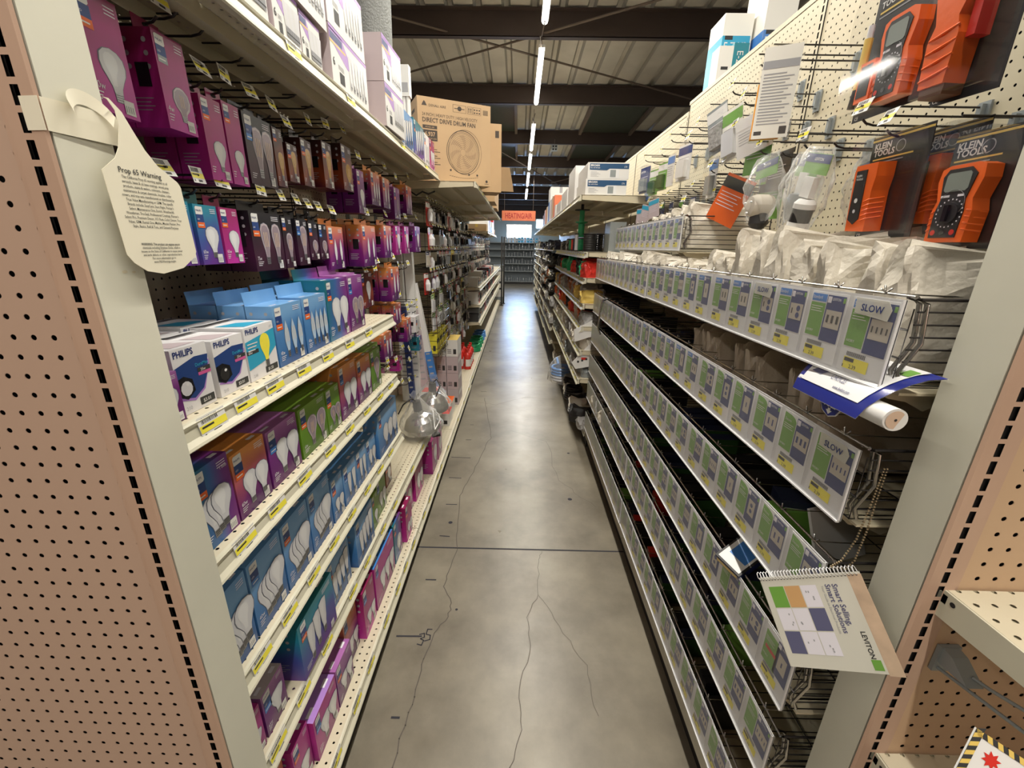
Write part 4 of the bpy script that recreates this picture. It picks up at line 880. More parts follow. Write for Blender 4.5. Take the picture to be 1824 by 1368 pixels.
# ---- items on the decks past the bulbs
def smallbox(x0, y0, z0, x1, y1, z1, m, lb, top=None, txt='', tm='white', nm='small_box', grp=None, rz=0):
    b = MB(); w_, d, h = x1-x0, y1-y0, z1-z0; b.box(-w_/2, -d/2, 0, w_/2, d/2, h, m, top=top)
    f = lambda u, v: (u, -d/2-.0006, v)
    for q in range(3): b.rect(f, -w_*.4, h*(.2+.1*q), -w_*.05, h*(.24+.1*q), 'ink' if m in ('white', 'lilac', 'yellow') else 'text_light')
    b.rect(f, w_*.12, h*.15, w_*.38, h*.45, 'ink' if m in ('white', 'lilac', 'yellow') else 'text_light')
    g = lambda u, v: (w_/2+.0006, u, v); b.rect(g, -d*.4, h*.55, d*.4, h*.8, tm)
    if txt: b.text(txt, f, -w_*.4, h*.6, h*.22, tm, 'L', .02)
    return tag(b.build(nm, None, ((x0+x1)/2, (y0+y1)/2, z0+.0006), rz), lb, 'box', grp)
smallbox(-.68, 2.83, .411, -.575, 2.96, .50, 'white', 'white box with a red top at the end of the low left shelf', 'red')
smallbox(-.66, 2.78, .126, -.58, 2.92, .22, 'navy', 'small navy box under the end of the low left shelf')
for i, (x0, y0, x1, y1, h, m, tp) in enumerate([(-.66, 3.08, -.53, 3.24, .105, 'white', 'red'), (-.70, 3.28, -.54, 3.46, .12, 'white', 'orange')]):
    smallbox(x0, y0, .126, x1, y1, .126+h, m, ('white box with a %s top on the left deck just past the work lamps' % ('red', 'orange')[i]), tp)
for i in range(3):
    for j in range(2):
        smallbox(-.80+.09*j, 3.56, .126+.15*i, -.715+.09*j, 3.74, .126+.148+.15*i, 'lilac', 'pale printed carton, %s column, %s from the deck, in the stack with black lamp pictures' % (('left', 'right')[j], ORD[i]), None)
for i in range(4):
    smallbox(-.62, 3.56, .126+.15*i, -.52, 3.80, .126+.148+.15*i, 'lilac' if i < 3 else 'white', 'pale brown carton %s from the deck in the stack at the aisle edge' % ORD[i], 'gold' if i == 3 else None)
b = MB(); b.lathe([(.0, .05), (.02, .05), (.05, .03), (.085, .008), (.09, .0), (.0, 0)], 'white_gloss', n=24); tag(b.build('ceiling_fixture', None, (-.66, 3.50, .42)), 'small glossy lamp fixture lying on the printed cartons at left', 'lamp'); bpy.data.objects['ceiling_fixture'].location = (-.70, 3.64, .5775)
for i in range(4):
    smallbox(-.70+.0*i, 3.16+.13*i, .70, -.62, 3.27+.13*i, .84, 'yellow', 'bright yellow box in the wire basket at left, %s from the near end' % ORD[i], None, '', 'ink')
t = thing('wire_basket', 'black wire basket holding yellow boxes, hooked on the left panel past the tube boxes', 'basket', (-.74, 3.38, .69))
b = MB()
for z in (0, .06, .12, .18, .24, .30): b.tube([(-.14, -.27, z), (.14, -.27, z), (.14, .27, z), (-.14, .27, z)], .0022, 'wire_dark', 4)
for k in range(9): b.tube([(.14, -.27+.0675*k, 0), (.14, -.27+.0675*k, .3)], .0018, 'wire_dark', 4)
for k in range(5): b.tube([(-.14+.07*k, -.27, .30), (-.14+.07*k, -.27, 0), (-.14+.07*k, .27, 0)], .0018, 'wire_dark', 4)
b.build('wire_frame', t)
# red bottles and other stock on the left deck
def bottle(m, cap, h, r):
    b = MB(); b.lathe([(r, 0), (r, h*.62), (r*.85, h*.72), (r*.38, h*.82), (r*.36, h*.9)], m, n=14); b.lathe([(r*.42, h*.88), (r*.42, h), (0, h)], cap, n=12)
    b.face([(0, 0, 0)]*0 or [(r*math.cos(k*.4487), r*math.sin(k*.4487), 0) for k in range(14)][::-1], m)
    P = [[(r*1.01*math.cos(a), r*1.01*math.sin(a), z) for z in (h*.15, h*.5)] for a in [-.9+.2*k for k in range(10)]]; b.grid(P, 'white'); return b.mesh('bottle')
bm_ = bottle('red', 'red', .24, .042)
for i in range(8): tag(link('bottle', bm_, None, (-.58-.09*(i % 2), 4.75+.11*(i//2), .1262), R(-60)), 'red bottle on the left deck, %s pair from the near end, %s row' % (ORD[i//2], ('aisle', 'back')[i % 2]), 'bottle', 'red bottles on the left deck')
for i in range(5):
    b = MB()
    for k in range(5): b.tube([(.09*math.cos(a)*(1-.03*k), .09*math.sin(a), .012+.02*k) for a in [q*.5236 for q in range(12)]], .011, 'wire_green' if i < 3 else 'blue_bag', 6, True)
    tag(b.build('cord_coil', None, (-.60, 5.65+.24*i, .1262)), ('bright green' if i < 3 else 'blue')+' cord coil on the left deck, %s of the coils' % ORD[i], 'coil')

# ================================================================ PACKS ON HOOKS, LEFT, PAST THE TUBE BOXES
def blister(kind, w_, h, ca, cb, obj):
    """hang card facing +X, hole at the top centre (0,0,0)"""
    b = MB(); b.box(-.0012, -w_/2, -h, 0, w_/2, 0, ca)
    f = lambda u, v, e=.0005: (e, u, v)
    b.rect(f, -w_/2, -h*.22, w_/2, -h*.02, cb); b.rect(lambda u, v: f(u, v, .0009), -w_*.38, -h*.17, w_*.25, -h*.10, 'white')
    b.disc(lambda u, v: f(u, v, .001), 0, -.008, .005, 'dark_void', 8)
    if kind == 0: b.lathe([(0, -h*.82), (w_*.22, -h*.8), (w_*.26, -h*.5), (w_*.12, -h*.3), (0, -h*.27)], obj, (.012, 0, 0), 10)
    elif kind == 1: b.box(0, -w_*.28, -h*.85, .025, w_*.28, -h*.35, obj)
    elif kind == 2:
        b.box(0, -w_*.38, -h*.9, .012, -w_*.05, -h*.3, obj); b.box(0, w_*.05, -h*.9, .012, w_*.38, -h*.3, obj)
    else: b.tube([(.012, w_*.25*math.cos(a), -h*.58+h*.22*math.sin(a)) for a in [k*.7854 for k in range(8)]], .006, obj, 5, True)
    b.box(.0, -w_*.40, -h*.93, .027, w_*.40, -h*.28, 'plastic_clear')
    return b.mesh('hang_pack')
BL = [blister(0, .08, .15, 'red', 'white', 'white_gloss'), blister(1, .07, .13, 'white', 'sky', 'steel_grey'), blister(2, .075, .14, 'paper', 'green', 'frost'), blister(3, .07, .12, 'white', 'red', 'black'),
      blister(1, .06, .12, 'black', 'grey_text', 'black_gloss'), blister(0, .07, .15, 'purple', 'white', 'frost'), blister(2, .06, .11, 'white', 'navy', 'plate'), blister(3, .07, .13, 'steel_grey', 'black', 'black'), blister(1, .07, .12, 'gold', 'yellow', 'ink'), blister(0, .06, .13, 'black', 'black', 'steel_grey')]
BN = ['red carded pack with a white fixture', 'white and blue carded pack with a grey part', 'pale carded pack with twin parts', 'white and red carded pack with a black coil', 'black boxed pack', 'purple bulb pack', 'white carded pack with beige plates', 'grey pack with a black coil', 'yellow carded pack', 'dark pack with a grey part']
for ri, (zr, yend) in enumerate(((1.78, 5.5), (1.62, 5.5), (1.46, 5.6), (1.31, 5.6), (1.16, 5.6), (1.02, 5.6), (.88, 5.6), (.74, 5.5), (.60, 5.5))):
    y = 3.09+.03*(ri % 3); k = 0
    while y < yend:
        c_ = rnd.random()
        if zr < 1.0 and y < 3.75: y += .11; continue
        if ri <= 1: kk = rnd.choice((0, 1, 4, 4, 9, 9, 9, 7)) if y > 3.4 else rnd.choice((0, 0, 1))
        elif ri == 3 and y < 3.5: kk = rnd.choice((5, 0, 0))
        else: kk = rnd.choice((0, 1, 2, 3, 6, 6, 1, 2, 8, 4, 7))
        xx = -.655+rnd.uniform(-.03, .03)
        if c_ > .08:
            o = link('hang_pack', BL[kk], None, (xx, y, zr), R(rnd.uniform(-14, 10)))
            tag(o, '%s, %s hook row, crowded left panel' % (BN[kk], ORD[ri]), 'hanging pack', '%s, %s hook row' % (BN[kk], ORD[ri]))
        hook(XLb+.001, y, zr-.008, .27, 'hook with a ticket in the %s row of the crowded left panel' % ORD[ri], group='hooks, %s row of the crowded left panel' % ORD[ri], full=False)
        y += rnd.choice((.09, .10, .115)) if y < 4.2 else .13; k += 1
# cage handle wires by the first hooks
b = MB(); b.tube([(-.80, 3.06, 1.83), (-.74, 3.06, 1.845), (-.70, 3.07, 1.82), (-.66, 3.08, 1.845), (-.62, 3.08, 1.83), (-.58, 3.10, 1.85)], .006, 'black', 6); tag(b.build('bent_wire', None), 'bent black wire under the deep top shelf at left', 'wire')
# shelves farther on: assorted stock
def stock(side, x, y0, y1, z, hmax, cols, where, step=.13, maxn=60, dep=.2, cls=None):
    y = y0; i = 0
    while y < y1 and i < maxn:
        w_ = rnd.uniform(.07, step); h = rnd.uniform(.35, 1)*hmax; m = rnd.choice(cols)
        key = ('st', m, round(h, 2), round(w_, 2))
        if key not in _cm:
            b = MB(); b.box(-dep, -w_/2, 0, 0, w_/2, h, m); f = lambda u, v: (.0006, u, v)
            b.rect(f, -w_*.4, h*.5, w_*.35, h*.75, rnd.choice(('white', 'ink', 'red', 'sky', 'grey_text'))); b.rect(f, -w_*.4, h*.2, w_*.1, h*.3, 'grey_text'); _cm[key] = b.mesh('shelf_carton')
        o = link('shelf_carton', _cm[key], None, (x, y+w_/2, z+.0006), 0 if side == 'L' else math.pi)
        tag(o, '%s carton %s' % (m.replace('_', ' ').replace('bag ', ''), where), 'carton', '%s cartons %s' % (m.replace('_', ' '), where)); y += w_+rnd.uniform(.004, .03); i += 1
for z, n_ in ((.55, 'lower'), (.78, 'middle'), (1.0, 'upper')):
    stock('L', -.52, 5.5, 9.0, z, .17, ['white', 'red', 'black', 'steel_grey', 'paper', 'ink'], 'on the %s of the three shelves far down the left side' % n_, .22)
for ri, zr in enumerate((1.66, 1.48, 1.32)):
    y = 5.75
    while y < 9:
        kk = rnd.choice((0, 0, 3, 4, 9, 1)); o = link('hang_pack', BL[kk], None, (-.62, y, zr), 0)
        tag(o, '%s far down left, %s row' % (BN[kk], ORD[ri]), 'hanging pack', '%s far left, %s row' % (BN[kk], ORD[ri]))
        hook(XLb+.001, y, zr-.008, .29, 'hook far down the left side, %s row over the red goods' % ORD[ri], group='far left hooks, %s row' % ORD[ri], full=False); y += .17
# black posts and rack by the cross aisle
for i, (x, y) in enumerate(((-.445, 11.35), (-.40, 11.75))):
    b = MB(); b.box(-.018, -.018, 0, .018, .018, 1.75, 'black'); b.box(-.04, -.04, 0, .04, .04, .02, 'black'); tag(b.build('rack_post', None, (x, y, 0)), 'black square post standing at the far end of the left run, the %s' % ('nearer', 'farther')[i], 'post')
for i in range(6):
    t_ = smallbox(-.70, 11.8+.0*i, .01+.17*i, -.42, 12.1, .01+.17*i+.165, rnd.choice(('white', 'steel_grey', 'paper')), 'pale package, %s from the floor, stacked behind the black posts' % ORD[i])
# ================================================================ FAR SHELVING UNDER THE WINDOW
t = thing('steel_shelving', 'grey steel shelving across the far end below the window', 'shelving', (0, 18.35, 0))
b = MB(); b.box(-2.6, .30, 0, 2.6, .31, 1.70, 'far_shelf'); b.build('back_panel', t)
for z in (.12, .54, .84, 1.13, 1.41, 1.68):
    b = MB(); b.box(-2.6, -.05, z-.03, 2.6, .30, z, 'steel_grey'); b.build('shelf', t)
b = MB(); b.box(-2.6, -.04, 0, 2.6, -.03, .09, 'black'); b.build('kick_plate', t)
for x in (-1.4, .62, 1.9): b = MB(); b.box(x, -.05, 0, x+.03, .3, 1.7, 'far_shelf'); b.build('upright', t)
dm = []
for r, h in ((.035, .16), (.045, .2), (.05, .12), (.03, .22)):
    b = MB(); b.lathe([(0, 0), (r, 0), (r, h*.45), (r*1.08, h*.47), (r*.8, h*.6), (r*.8, h), (0, h)], 'duct', n=12); dm.append(b.mesh('duct_fitting'))
for si, z in enumerate((.12, .54, .84, 1.13, 1.41)):
    x = -.56
    while x < .80:
        o = link('duct_fitting', rnd.choice(dm), None, (x, 18.42, z+.0006)); tag(o, 'silver duct fitting on the %s shelf from the bottom of the far shelving' % ORD[si], 'duct fitting', 'duct fittings, %s far shelf' % ORD[si])
        x += rnd.uniform(.10, .16)
x = -.55
while x < .85:
    h = rnd.uniform(.14, .26); m_ = rnd.choice(('sky', 'white', 'cyan', 'steel_grey', 'lilac')); b = MB(); b.box(-.04, 0, 0, .04, .1, h, m_); b.rect(lambda u, v: (u, -.0008, v), -.03, h*.4, .03, h*.6, 'white'); tag(b.build('spray_carton', None, (x, 18.42, 1.6806)), '%s carton on top of the far shelving under the window, %d cm tall' % (m_.replace('_', ' '), round(h*100)), 'carton', 'cartons on top of the far shelving'); x += rnd.uniform(.09, .13)

# ================================================================ WALL PLATE BINS, RIGHT
def label_card(k, slow=False):
    """hanging card in the strip: front facing +X, u right, v up, origin bottom left"""
    b = MB(); w_, h = .089, .118; b.box(-.0006, 0, 0, 0, w_, h, 'white_gloss')
    f = lambda u, v, e=.0004: (e, u, v)
    if k < 6:
        b.rect(f, .004, h*.34, w_*.46, h*.84, 'green'); b.rect(f, .004, h*.86, w_*.46, h*.97, 'sky')
        b.text('Standard', lambda u, v: f(u, v, .0007), .006, h*.895, .0085, 'white', 'L', 0, .8)
    elif k < 12:
        b.face([f(.004, h*.34), f(w_*.46, h*.34), f(w_*.46, h*.88), f(w_*.40, h*.93), f(w_*.28, h*.96), f(.004, h*.97)], 'green'); b.text('Decora', lambda u, v: f(u, v, .0007), .008, h*.84, .008, 'white', 'L', 0, .8)
    else:
        b.rect(f, .004, h*.28, w_*.55, h*.9, 'green'); b.rect(lambda u, v: f(u, v, .0007), .01, h*.55, w_*.5, h*.62, 'red')
    for q in range(3): b.rect(lambda u, v: f(u, v, .0007), .007, h*(.78-.035*q), w_*(.40-.05*(q % 2)), h*(.79-.035*q), 'white')
    b.text('IVORY', lambda u, v: f(u, v, .0007), .007, h*.40, .006, 'white', 'L', .01)
    b.rect(f, w_*.48, h*.30, w_*.96, h*.97, 'navy')
    b.text('LEVITON', lambda u, v: f(u, v, .0007), w_*.62, h*.90, .0062, 'white', 'L', .01, .8); b.rect(lambda u, v: f(u, v, .0007), w_*.90, h*.88, w_*.96, h*.95, 'green')
    b.rect(lambda u, v: f(u, v, .0008), w_*.50, h*.86, w_*.60, h*.95, 'text_light')
    g = lambda u, v: f(u, v, .0008); g2 = lambda u, v: f(u, v, .0011)
    v0, v1 = (h*.50, h*.76)
    kk = k % 6
    if kk in (0, 1): b.rect(g, w_*.58, v0-.004, w_*.86, v1+.004, 'plate')
    else: b.rect(g, w_*.52, v0, w_*.94, v1, 'plate')
    dark = 'ink' if k < 6 else 'navy'
    if kk == 0: b.rect(g2, w_*.70, h*.58, w_*.74, h*.68, dark)
    elif kk == 1: b.disc(g2, w_*.72, h*.57, .005, 'navy'); b.disc(g2, w_*.72, h*.69, .005, 'navy')
    elif kk == 2: [b.rect(g2, w_*u, h*.57, w_*(u+.05), h*.69, dark) for u in (.62, .78)]
    elif kk == 3: b.rect(g2, w_*.58, h*.59, w_*.62, h*.68, dark); b.disc(g2, w_*.80, h*.575, .0055, 'navy'); b.disc(g2, w_*.80, h*.685, .0055, 'navy')
    elif kk == 4: [b.rect(g2, w_*u, h*.58, w_*(u+.06), h*.69, dark) for u in (.57, .70, .83)]
    else: [b.rect(g2, w_*u, h*.59, w_*(u+.03), h*.67, dark) for u in (.56, .66, .76, .86)]
    b.rect(g, w_*.14, h*.04, w_*.70, h*.20, 'yellow')
    x = w_*.18
    while x < w_*.60: b.rect(g2, x, h*.215, x+.0014, h*.275, 'ink'); x += .0026
    b.rect(g2, w_*.16, h*.14, w_*.38, h*.19, 'ink'); b.text('2.39', g2, w_*.30, h*.055, .0085, 'ink', 'L', .01); b.rect(g2, w_*.14, h*.05, w_*.16, h*.09, 'ink')
    if slow:
        b.prism([(w_*.14, h*.80), (w_*.86, h*.76), (w_*.90, h*.90), (w_*.80, h*1.0), (w_*.12, h*1.0)], lambda u, v, e: (.0034+e, u, v), .0004, 'tape')
        b.text('SLOW', lambda u, v: f(u, v, .0046), w_*.28, h*.84, .015, 'navy', 'L', .01)
    return b.mesh('label_card')
mat('tape', (.72, .70, .62), .4, trans=.55)
LC = [label_card(k) for k in range(14)]; LCS = [label_card(3, True), label_card(5, True), label_card(11, True)]
def basket(L, D, h=.125, step=.03):
    b = MB()
    for z in (0, h*.33, h*.66): b.tube([(-.006, 0, z), (-.006, L, z)], .0016, 'wire_dark', 4)
    for x in (-D*.33, -D*.66, -D): b.tube([(x, 0, 0), (x, L, 0)], .0016, 'wire_dark', 4)
    k = 0; y = 0
    while y < L: b.tube([(-.006, y, h*.9), (-.006, y, 0), (-D, y, 0)], .0013, 'wire_dark', 4); y += step
    for z in (.018, .036, .054, .072, .09, .108): b.tube([(-.012, 0, z), (-D, 0, z)], .0014, 'wire_dark', 4)
    b.tube([(-.012, 0, h), (-D, 0, h)], .0025, 'wire_dark', 5); b.tube([(-D, 0, h), (-D, 0, 0)], .0025, 'wire_dark', 5)
    m1 = b.mesh('wire_grid')
    b = MB(); b.tube([(-.004, 0, h+.004), (-.004, L, h+.004)], .0025, 'chrome', 6)
    for dy in (0, .012): b.tube([(-.004, dy, h+.003), (-.022, dy, h*.95), (-.030, dy, h*.5), (-.010, dy, .02), (-.018, dy, 0)], .0034, 'chrome', 6)
    m2 = b.mesh('rim_wire')
    b = MB(); y = .05
    while y < L:
        b.tube([(-.006, y-.006, h+.012), (-.002, y, h+.003), (-.006, y+.008, h+.014)], .0016, 'chrome', 5); b.tube([(.004, y+.002, h+.010), (-.006, y, h+.004), (-.05, y, h+.002), (-D*.9, y, h*.95)], .0013, 'chrome', 4); y += .0975
    m3 = b.mesh('divider_wire')
    return m1, m2, m3
BK = {1.205: basket(1.205, .42), 1.2: basket(1.2, .34)}
def bin_tier(y0, L, z, ti, bi, xf=XR, D=.42, slows={}, h=.122):
    """one wire bin along the right run: y0 near end; label strip on the aisle face"""
    nm = ['short upper', 'topmost full', 'second', 'third', 'fourth', 'fifth', 'lowest'][ti]
    t = thing('wire_bin', 'chrome wire bin with label strip, %s tier, %s half of right run' % (nm, ('near', 'far')[bi]), 'wire bin', (xf, y0+L, z), 'wall plate bins', math.pi)
    m1, m2, m3 = BK[L if L in BK else 1.205]
    # local y runs toward the camera after the half turn: mirror so that the finished end faces the camera
    for n_, m_ in (('wire_grid', m1), ('rim_wire', m2), ('divider_wire', m3)):
        o = link(n_, m_, t, (-.008, L, 0)); o.scale = (1, -1, 1)
    b = MB(); b.box(-.0014, 0, -.006, 0, L, h+.002, 'strip_back'); b.box(0, 0, -.008, .006, L, -.005, 'white_gloss'); b.box(-.002, L-.0015, -.006, .0035, L, h+.002, 'white_gloss')
    b.face([(.0034, 0, -.005), (.0034, L, -.005), (.0034, L, h+.003), (.0034, 0, h+.003)], 'strip_haze'); b.build('label_strip', t, (.0, 0, 0))
    n = int(L/.0995)
    for k in range(n):
        y = L-.004-.0995*k-.089-(.012 if k >= n//2 else 0)
        if ti >= 3: kk = 6+((k*5+ti) % 6)
        elif ti == 2: kk = 6+((5, 4, 2, 0, 1, 3)[k % 6]) if k < 6 and bi == 0 else (1, 3, 2, 0)[k % 4]
        else: kk = (5, 4, 3, 3, 2, 2, 0, 1)[k % 8]
        if ti == 4 and k == 0 and bi == 0: kk = 12
        me = LCS[slows[k]] if k in slows else LC[kk]
        o = link('label_card', me, t, (.0006, y, .0015))
    b = MB()      # the cream shelf bracket under the near end
    b.prism([(-D, -.05), (-D, -.012), (.0, -.012), (-.02, -.03), (-.05, -.035), (-.08, -.05), (-.12, -.03), (-D*.6, -.05)], lambda u, v, e: (u-.02, L-.03+e, v), .004, 'beige')
    b.prism([(-D, -.05), (-D, -.012), (.0, -.012), (-.02, -.03)], lambda u, v, e: (u-.02, L-.09+e, v), .004, 'beige'); b.box(-D, .0, -.016, -.03, L, -.012, 'beige')
    b.build('bracket', t)
    return t
mat('strip_back', (.62, .62, .63), .35)
TZ = [1.504, 1.314, 1.082, .868, .640, .434, .185]
for ti in range(1, 7):
    zz = TZ[ti]
    bin_tier(.598, 1.205, zz, ti, 0, slows={1: {0: 1, 3: 0}, 2: {0: 2}}.get(ti, {})); bin_tier(1.812, 1.205, zz-.004, ti, 1)
bin_tier(1.808, 1.2, 1.504, 0, 1, .655, .34)
# ---- crumpled poly bags with plates
def pouch(w_, d, h, seed, m, code=False, rough=.010):
    r = random.Random(seed); b = MB(); P = []; nu, nv = 40, 15
    ph = [r.uniform(0, 6.28) for _ in range(8)]
    for i in range(nu+1):
        a = 2*math.pi*i/nu; row_ = []
        for j in range(nv+1):
            t = j/nv; k = 1-.62*max(0, (t-.55)/.45)**1.2
            ca, sa = math.cos(a), math.sin(a)
            rx = math.copysign(abs(ca)**.45, ca)*d/2; ry = math.copysign(abs(sa)**.45, sa)*w_/2*k
            n_ = rough*(1-2*abs(math.sin(3*a+ph[0]+3*t))+(1-2*abs(math.sin(5.5*a*.5+ph[1]-6*t)))*.7+math.sin(13*a+ph[5]+8*t)*.18+math.sin(9*t+ph[2]+4*a)*.4)*(.2+t)*.7
            row_.append((rx+n_*ca, ry+n_*sa, t*h*(1+.06*math.sin(2*a+ph[3])+.04*math.sin(6*a+ph[4]))))
        P.append(row_)
    P[-1] = P[0]
    b.grid(P, m, smooth=False)
    b.face([p[0] for p in P[:-1]][::-1], m)
    c_ = (0, 0, h*.97); 
    for i in range(nu): b.face([P[i][-1], P[i+1][-1], c_], m)
    if code:
        yy = w_/2+rough*1.6
        f = lambda u, v: (u, yy, v)
        b.rect(f, -d*.1, h*.45, d*.12, h*.75, 'ink'); b.rect(f, -d*.14, h*.34, d*.16, h*.38, 'grey_text')
    return b.mesh('poly_bag')
PB = [pouch(.075, .30, .175, s, 'bag_white') for s in range(4)]+[pouch(.06, .26, .145, s+10, 'bag_white') for s in range(4)]
PT = [pouch(.05, .28, .17, s+20, 'bag_tan', s == 1, .0035) for s in range(3)]
PS = [pouch(.08, .12, .11, s+30, 'bag_grey', rough=.009) for s in range(3)]
def rz_(a=8): return R(rnd.uniform(-a, a))
y = .665; k = 0
while y < 2.95:
    near = y < 1.35; me = PB[k % 4] if near else PB[4+k % 4]
    o = link('poly_bag', me, None, (.735 if near else .70+rnd.uniform(-.02, .02), y, TZ[1]+.003), rz_(10 if near else 22)); o.scale = (1, 1, rnd.uniform(.9, 1.12)*(1.14 if .85 < y < 1.2 else 1))
    tag(o, 'crumpled white plate bag, %s from near end of the topmost full tier' % (ORD[k] if k < 33 else 'last'), 'plastic bag', 'white bags of the topmost full bin tier'); y += .085 if near else rnd.uniform(.075, .10); k += 1
y = 1.86; k = 0
while y < 2.95:
    o = link('poly_bag', PB[k % 4] if k < 6 else PB[4+k % 4], None, (.84, y, TZ[0]+.004), rz_(8)); o.scale = (1, 1, .95-.03*k)
    tag(o, 'crumpled white plastic bag, %s from the near end of the short upper bin' % ORD[k], 'plastic bag', 'white bags of the short upper bin'); y += .10; k += 1
for k, y in enumerate((.76, .81, .865, .98, 1.04, 1.10, 1.22, 1.27, 1.32, 1.37)):
    o = link('poly_bag', PT[k % 3], None, (.735, y, TZ[2]+.003), rz_(9)); o.rotation_euler.x = R(-14+3*(k % 3))
    tag(o, 'thin tan plastic sleeve of plates, %s from the near end of the second bin tier' % ORD[k], 'plastic bag', 'tan sleeves of the second bin tier')
def dark_box(i):
    m_ = ('black', 'dark_green', 'dark_navy', 'green', 'black', 'red', 'black_gloss', 'dark_green')[i]; b = MB()
    b.box(-.055, -.022, 0, .055, .022, .085, m_, top=('dark_navy' if i == 1 else None)); f = lambda u, v: (u, .0226, v)
    b.rect(lambda u, v: (-.0556, u, v), -.016, .02, .016, .06, 'text_light' if i in (1, 3) else 'grey_text'); b.rect(lambda u, v: (u, .0226, v), -.045, .05, .045, .055, 'grey_text')
    return b.mesh('device_box')
DB = [dark_box(i) for i in range(8)]
DN = ['black', 'dark green', 'dark blue', 'green', 'black', 'red', 'glossy black', 'dark green']
TN = ['second', 'third', 'fourth', 'fifth', 'lowest']
for ti in range(2, 7):
    y = 1.46 if ti == 2 else .78+rnd.uniform(0, .1); k = 0
    while y < 2.95:
        kk = rnd.choice((0, 0, 4, 6, 4, 0, 2)) if ti == 2 or rnd.random() < .5 else rnd.choice((1, 2, 3, 7, 5, 0, 1))
        for q in range(rnd.choice((1, 2))):
            o = link('device_box', DB[kk], None, (.62+.12*q+rnd.uniform(0, .02), y, TZ[ti]+.003), rz_(6)); o.scale = (1, 1, rnd.uniform(.85, 1.25))
            tag(o, '%s device box in the %s bin tier at right, %s row' % (DN[kk], TN[ti-2], ('front', 'back')[q]), 'device box', '%s boxes of the %s bin tier, %s row' % (DN[kk], TN[ti-2], ('front', 'back')[q]))
        y += rnd.choice((.052, .056, .056, .11, .17)); k += 1
b = MB(); b.box(-.05, -.035, 0, .05, .035, .028, 'black'); b.box(-.0505, -.0355, .004, .0505, .0355, .024, 'navy'); b.rect(lambda u, v: (u, v, .0288), -.045, -.03, .045, .03, 'white'); b.rect(lambda u, v: (u, v, .0292), -.02, -.025, .035, .02, 'sky'); b.rect(lambda u, v: (-.0512, u, v), -.03, .006, .03, .022, 'gold')
o = b.build('small_box', None, (.572, .865, .772)); o.rotation_euler = (R(12), R(-28), R(20)); tag(o, 'small white and navy packet lying across the rim of the fourth bin tier', 'box')
b = MB(); b.box(-.06, -.03, 0, .06, .03, .10, 'dark_navy'); 
for q in range(6): b.rect(lambda u, v: (u, -.0305, v), -.05, .02+.012*q, .01+.01*(q % 3), .023+.012*q, 'grey_text')
b.text('LEVITON', lambda u, v: (-.0605, -u, v), -.025, .07, .012, 'text_light')
o = b.build('small_box', None, (.66, .83, .875), R(-14)); tag(o, 'navy switch box standing in the near end of the third bin tier', 'box')
b = MB(); b.box(-.07, -.003, 0, .07, .003, .12, 'white'); o = b.build('plate_card', None, (.70, .745, .875), R(18)); o.rotation_euler.x = R(-22); tag(o, 'plain white card leaning in the near end of the third bin tier', 'card')
# SLOW-marked strip ends: hanging bead chain and flip book
t = thing('flip_book', 'spiral bound white flip book hanging from a bead chain before the right post', 'book', (0, 0, 0))
q0 = Vector((.465, .645, .914)); q1 = Vector((.556, .557, 1.018)); q3 = Vector((.492, .554, .807))
U = (q3-q0); V = (q1-q0); U2 = U.normalized(); V2 = (V-V.dot(U2)*U2).normalized(); Nn = V2.cross(U2).normalized()
if Nn.dot(Vector((0, 0, 1.5))-q0) < 0 and Nn.y > 0: Nn = -Nn
LU, LV = U.length, V.length*.985
FB = lambda u, v, e=0: q0+U2*u+V2*v+Nn*e
b = MB(); b.prism([(0, 0), (LU, 0), (LU, LV), (0, LV)], lambda u, v, e: FB(u, v, -e), .004, 'notebook_page'); b.build('pages', t)
b = MB(); b.prism([(.003, .001), (LU, .001), (LU, LV*.89), (.003, LV*.89)], lambda u, v, e: FB(u, v, .0004+e), .0005, 'notebook_page')
b.prism([(.003, LV*.89), (LU+.002, LV*.89), (LU+.002, LV+.002), (.003, LV+.002)], lambda u, v, e: FB(u, v, .0002+e), .0008, 'note_edge')
f = lambda u, v, e=.0012: FB(u, v, e)
a0 = .016; s_ = .036
cells = {(0, 0): 'green', (0, 1): 'skin_print', (0, 2): 'text_light', (1, 0): 'text_light', (1, 1): 'text_light', (1, 2): 'dim_navy', (2, 0): 'dim_navy', (2, 1): 'text_light', (2, 2): 'text_light'}
mat('dim_navy', (.11, .11, .20), .5)
for (r_, c_), m_ in cells.items(): b.rect(f, a0+s_*r_, .012+s_*.75*c_, a0+s_*(r_+.95), .012+s_*.75*(c_+.95), m_)
for p_ in range(14):
    r_, c_ = rnd.choice([(0, 2), (1, 0), (1, 1), (2, 1), (2, 2)]); uu, vv = a0+s_*(r_+rnd.uniform(.2, .75)), .012+s_*.75*(c_+rnd.uniform(.2, .75)); b.rect(lambda u, v: FB(u, v, .0016), uu, vv, uu+.003, vv+.002, 'grey_text')
tf = lambda u, v: FB(u, v, .0014)
b.text('Smart Selling,', tf, .016, LV*.72, .0115, 'dim_navy', 'L', .02); b.text('Smart Solutions', tf, .016, LV*.655, .0115, 'dim_navy', 'L', .02); b.text('Your Guide to Electrical Products', tf, .018, LV*.615, .0052, 'grey_text')
b.text('LEVITON', tf, LU*.60, LV*.80, .0095, 'ink', 'L', .02); b.rect(f, LU*.87, LV*.79, LU*.97, LV*.87, 'green')
b.build('cover', t)
b = MB()
for k in range(30):
    v = .002+k*(LV-.006)/29; b.tube([FB(.004, v, .001), FB(-.001, v, .007), FB(-.008, v, .006), FB(-.010, v, .001), FB(-.006, v, -.005), FB(.002, v+.001, -.005)], .0007, 'white_gloss', 5)
    b.disc(f, .0045, v, .0012, 'ink', 6)
